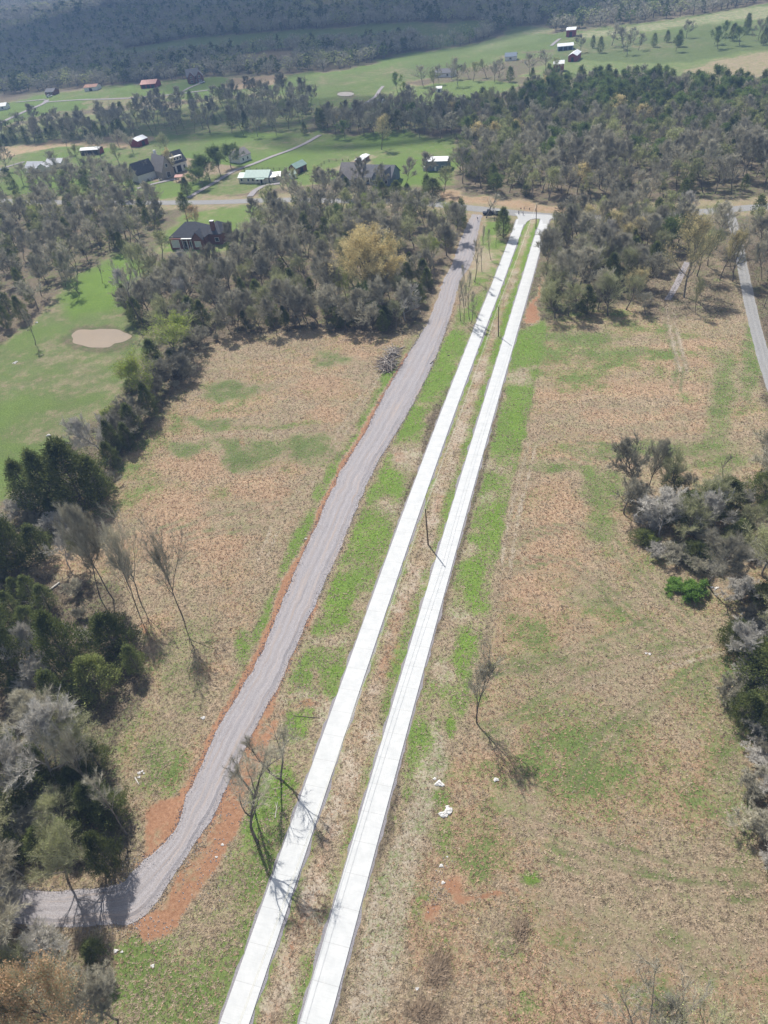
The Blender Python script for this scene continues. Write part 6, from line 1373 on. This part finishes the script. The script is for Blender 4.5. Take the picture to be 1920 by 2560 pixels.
def log(px, py, qx, qy, r, label, mt='log', branches=0):
    a, b = S(px, py), S(qx, qy); m = MB(); m.rod((0, 0, r), (b[0] - a[0], b[1] - a[1], r * 1.2), r, r * .4, 8); rg = np.random.default_rng(int(px)); d = b - a
    for i in range(branches):
        t = rg.uniform(.25, .98); e = rg.normal(size=3) * [1, 1, .4] * np.linalg.norm(d) * .16 + np.append(d, 0) * .12; p = np.append(d * t, r); m.rod(p, p + [e[0], e[1], abs(e[2])], r * .35, .015, 5)
    link('log', m.mesh('log', [M[mt]]), None, (a[0], a[1], float(H(*a))), 0, label, 'log')
log(1000, 873, 1014, 867, .22, 'short pale log lying beside the brush heap'); log(1076, 910, 1083, 902, .2, 'short log lying at the right edge of the gravel road')
log(150, 1458, 62, 1524, .22, 'long whitish fallen tree trunk with broken twigs at the left edge', 'twig_pale', 26); log(338, 1945, 348, 1962, .12, 'small whitish branch lying above the red clay', 'twig_pale', 4)
log(688, 2045, 694, 2005, .07, 'thin white stick lying beside the forked tree', 'twig_pale', 3); log(596, 1450 + 0, 600, 1450, .01, 'x') if False else None
log(800, 1795, 735, 1790, .07, 'thin dark branch lying across the patchy grass by the left lane', 'log_dark', 6)
# dry brush heaps bottom right
def heap(px, py, rx, ry, n, label):
    c = S(px, py); ex = S(px + rx, py) - c; ey = S(px, py - ry) - c; r = np.random.default_rng(int(px)); P = Parts(); a = r.normal(size=(n, 2)) * .42
    p = a[:, :1] * ex + a[:, 1:] * ey; z = .35 * np.exp(-(a ** 2).sum(1) * 1.5); P0 = np.column_stack([p, z * r.uniform(0, 1, n)]); az = r.normal(1.1, .8, n); l = r.uniform(.5, 1.6, n)
    P1 = P0 + np.stack([np.cos(az) * l, np.sin(az) * l, r.uniform(-.1, .35, n)], 1); P1[:, 2] = np.maximum(P1[:, 2], .02); P.add(tri_sticks(P0, P1, np.full(n, .035), r), 0)
    link('dry_brush', P.mesh('dry_brush', [M['dead_straw']]), None, (c[0], c[1], 0), 0, label, 'brush heap')
heap(1095, 2430, 32, 50, 1500, 'heap of dry drooping stalks right of the right lane near the bottom'); heap(1060, 2535, 50, 30, 1200, 'dry stalk heap cut by the bottom edge right of the right lane'); heap(1300, 2330, 22, 40, 500, 'pale patch of flattened dry stalks in the lower dry field')

# ------------------------------------------------------------------ clouds above the valley (they shade parts of the distance)
def cloud(cx, cy_, rx, ry, seed, alt=900):
    m = bpy.data.materials.get('cloud')
    if m is None:
        m = bpy.data.materials.new('cloud'); m.use_nodes = True; t = m.node_tree; b = t.nodes["Principled BSDF"]; b.inputs["Base Color"].default_value = (.85, .86, .88, 1); b.inputs["Roughness"].default_value = 1
        tr = N(t, "ShaderNodeBsdfTransparent"); mx = N(t, "ShaderNodeMixShader"); mx.inputs[0].default_value = .30
        t.links.new(tr.outputs[0], mx.inputs[1]); t.links.new(b.outputs[0], mx.inputs[2]); t.links.new(mx.outputs[0], t.nodes['Material Output'].inputs[0])
    c = D(cx, cy_) if isinstance(cx, (int, float)) else cx; r = np.random.default_rng(seed); mb = MB(); k = alt / math.tan(SUN_EL); ox, oy = c[0] + math.sin(SUN_AZ) * k, c[1] + math.cos(SUN_AZ) * k
    ph = r.uniform(0, 6, 6); nu, nv = 14, 40; V = []
    for i in range(nu + 1):
        for j in range(nv):
            a, q = math.pi * i / nu, math.tau * j / nv; kk = 1 + .22 * math.sin(3 * q + ph[0]) + .14 * math.sin(5 * q + ph[1] + a) + .09 * math.sin(9 * q + ph[2] + 3 * a) + .06 * math.sin(14 * q + ph[3])
            V.append((math.sin(a) * math.cos(q) * rx * kk, math.sin(a) * math.sin(q) * ry * kk, math.cos(a) * 60 * kk if a < 1.6 else math.cos(a) * 20))
    mb.add(V, [(i * nv + j, (i + 1) * nv + j, (i + 1) * nv + (j + 1) % nv, i * nv + (j + 1) % nv) for i in range(nu) for j in range(nv)])
    link('cloud', mb.mesh('cloud', [m], True), None, (ox, oy, alt), 0, kind='structure')
for a in ((120, 150, 250, 150, 1), (420, 110, 240, 160, 2), (640, 40, 460, 280, 4), (150, 60, 460, 280, 9), (420, 35, 380, 240, 14), (560, 250, 110, 30, 15), (900, 262, 90, 26, 7), (1150, 20, 320, 130, 8), (300, 262, 110, 26, 10)): cloud(*a)
# ------------------------------------------------------------------ haze
def haze():
    m = bpy.data.materials.new('haze'); m.use_nodes = True; t = m.node_tree; t.nodes.remove(t.nodes["Principled BSDF"])
    v = t.nodes.new("ShaderNodeVolumePrincipled"); v.inputs["Color"].default_value = (.34, .57, 1, 1); v.inputs["Density"].default_value = .00028; v.inputs["Anisotropy"].default_value = .0
    t.links.new(v.outputs[0], t.nodes["Material Output"].inputs["Volume"])
    mb = MB(); mb.box(-12000, 12000, -400, 12000, -20, 175); link('haze', mb.mesh('haze', [m]), kind='stuff')
haze()
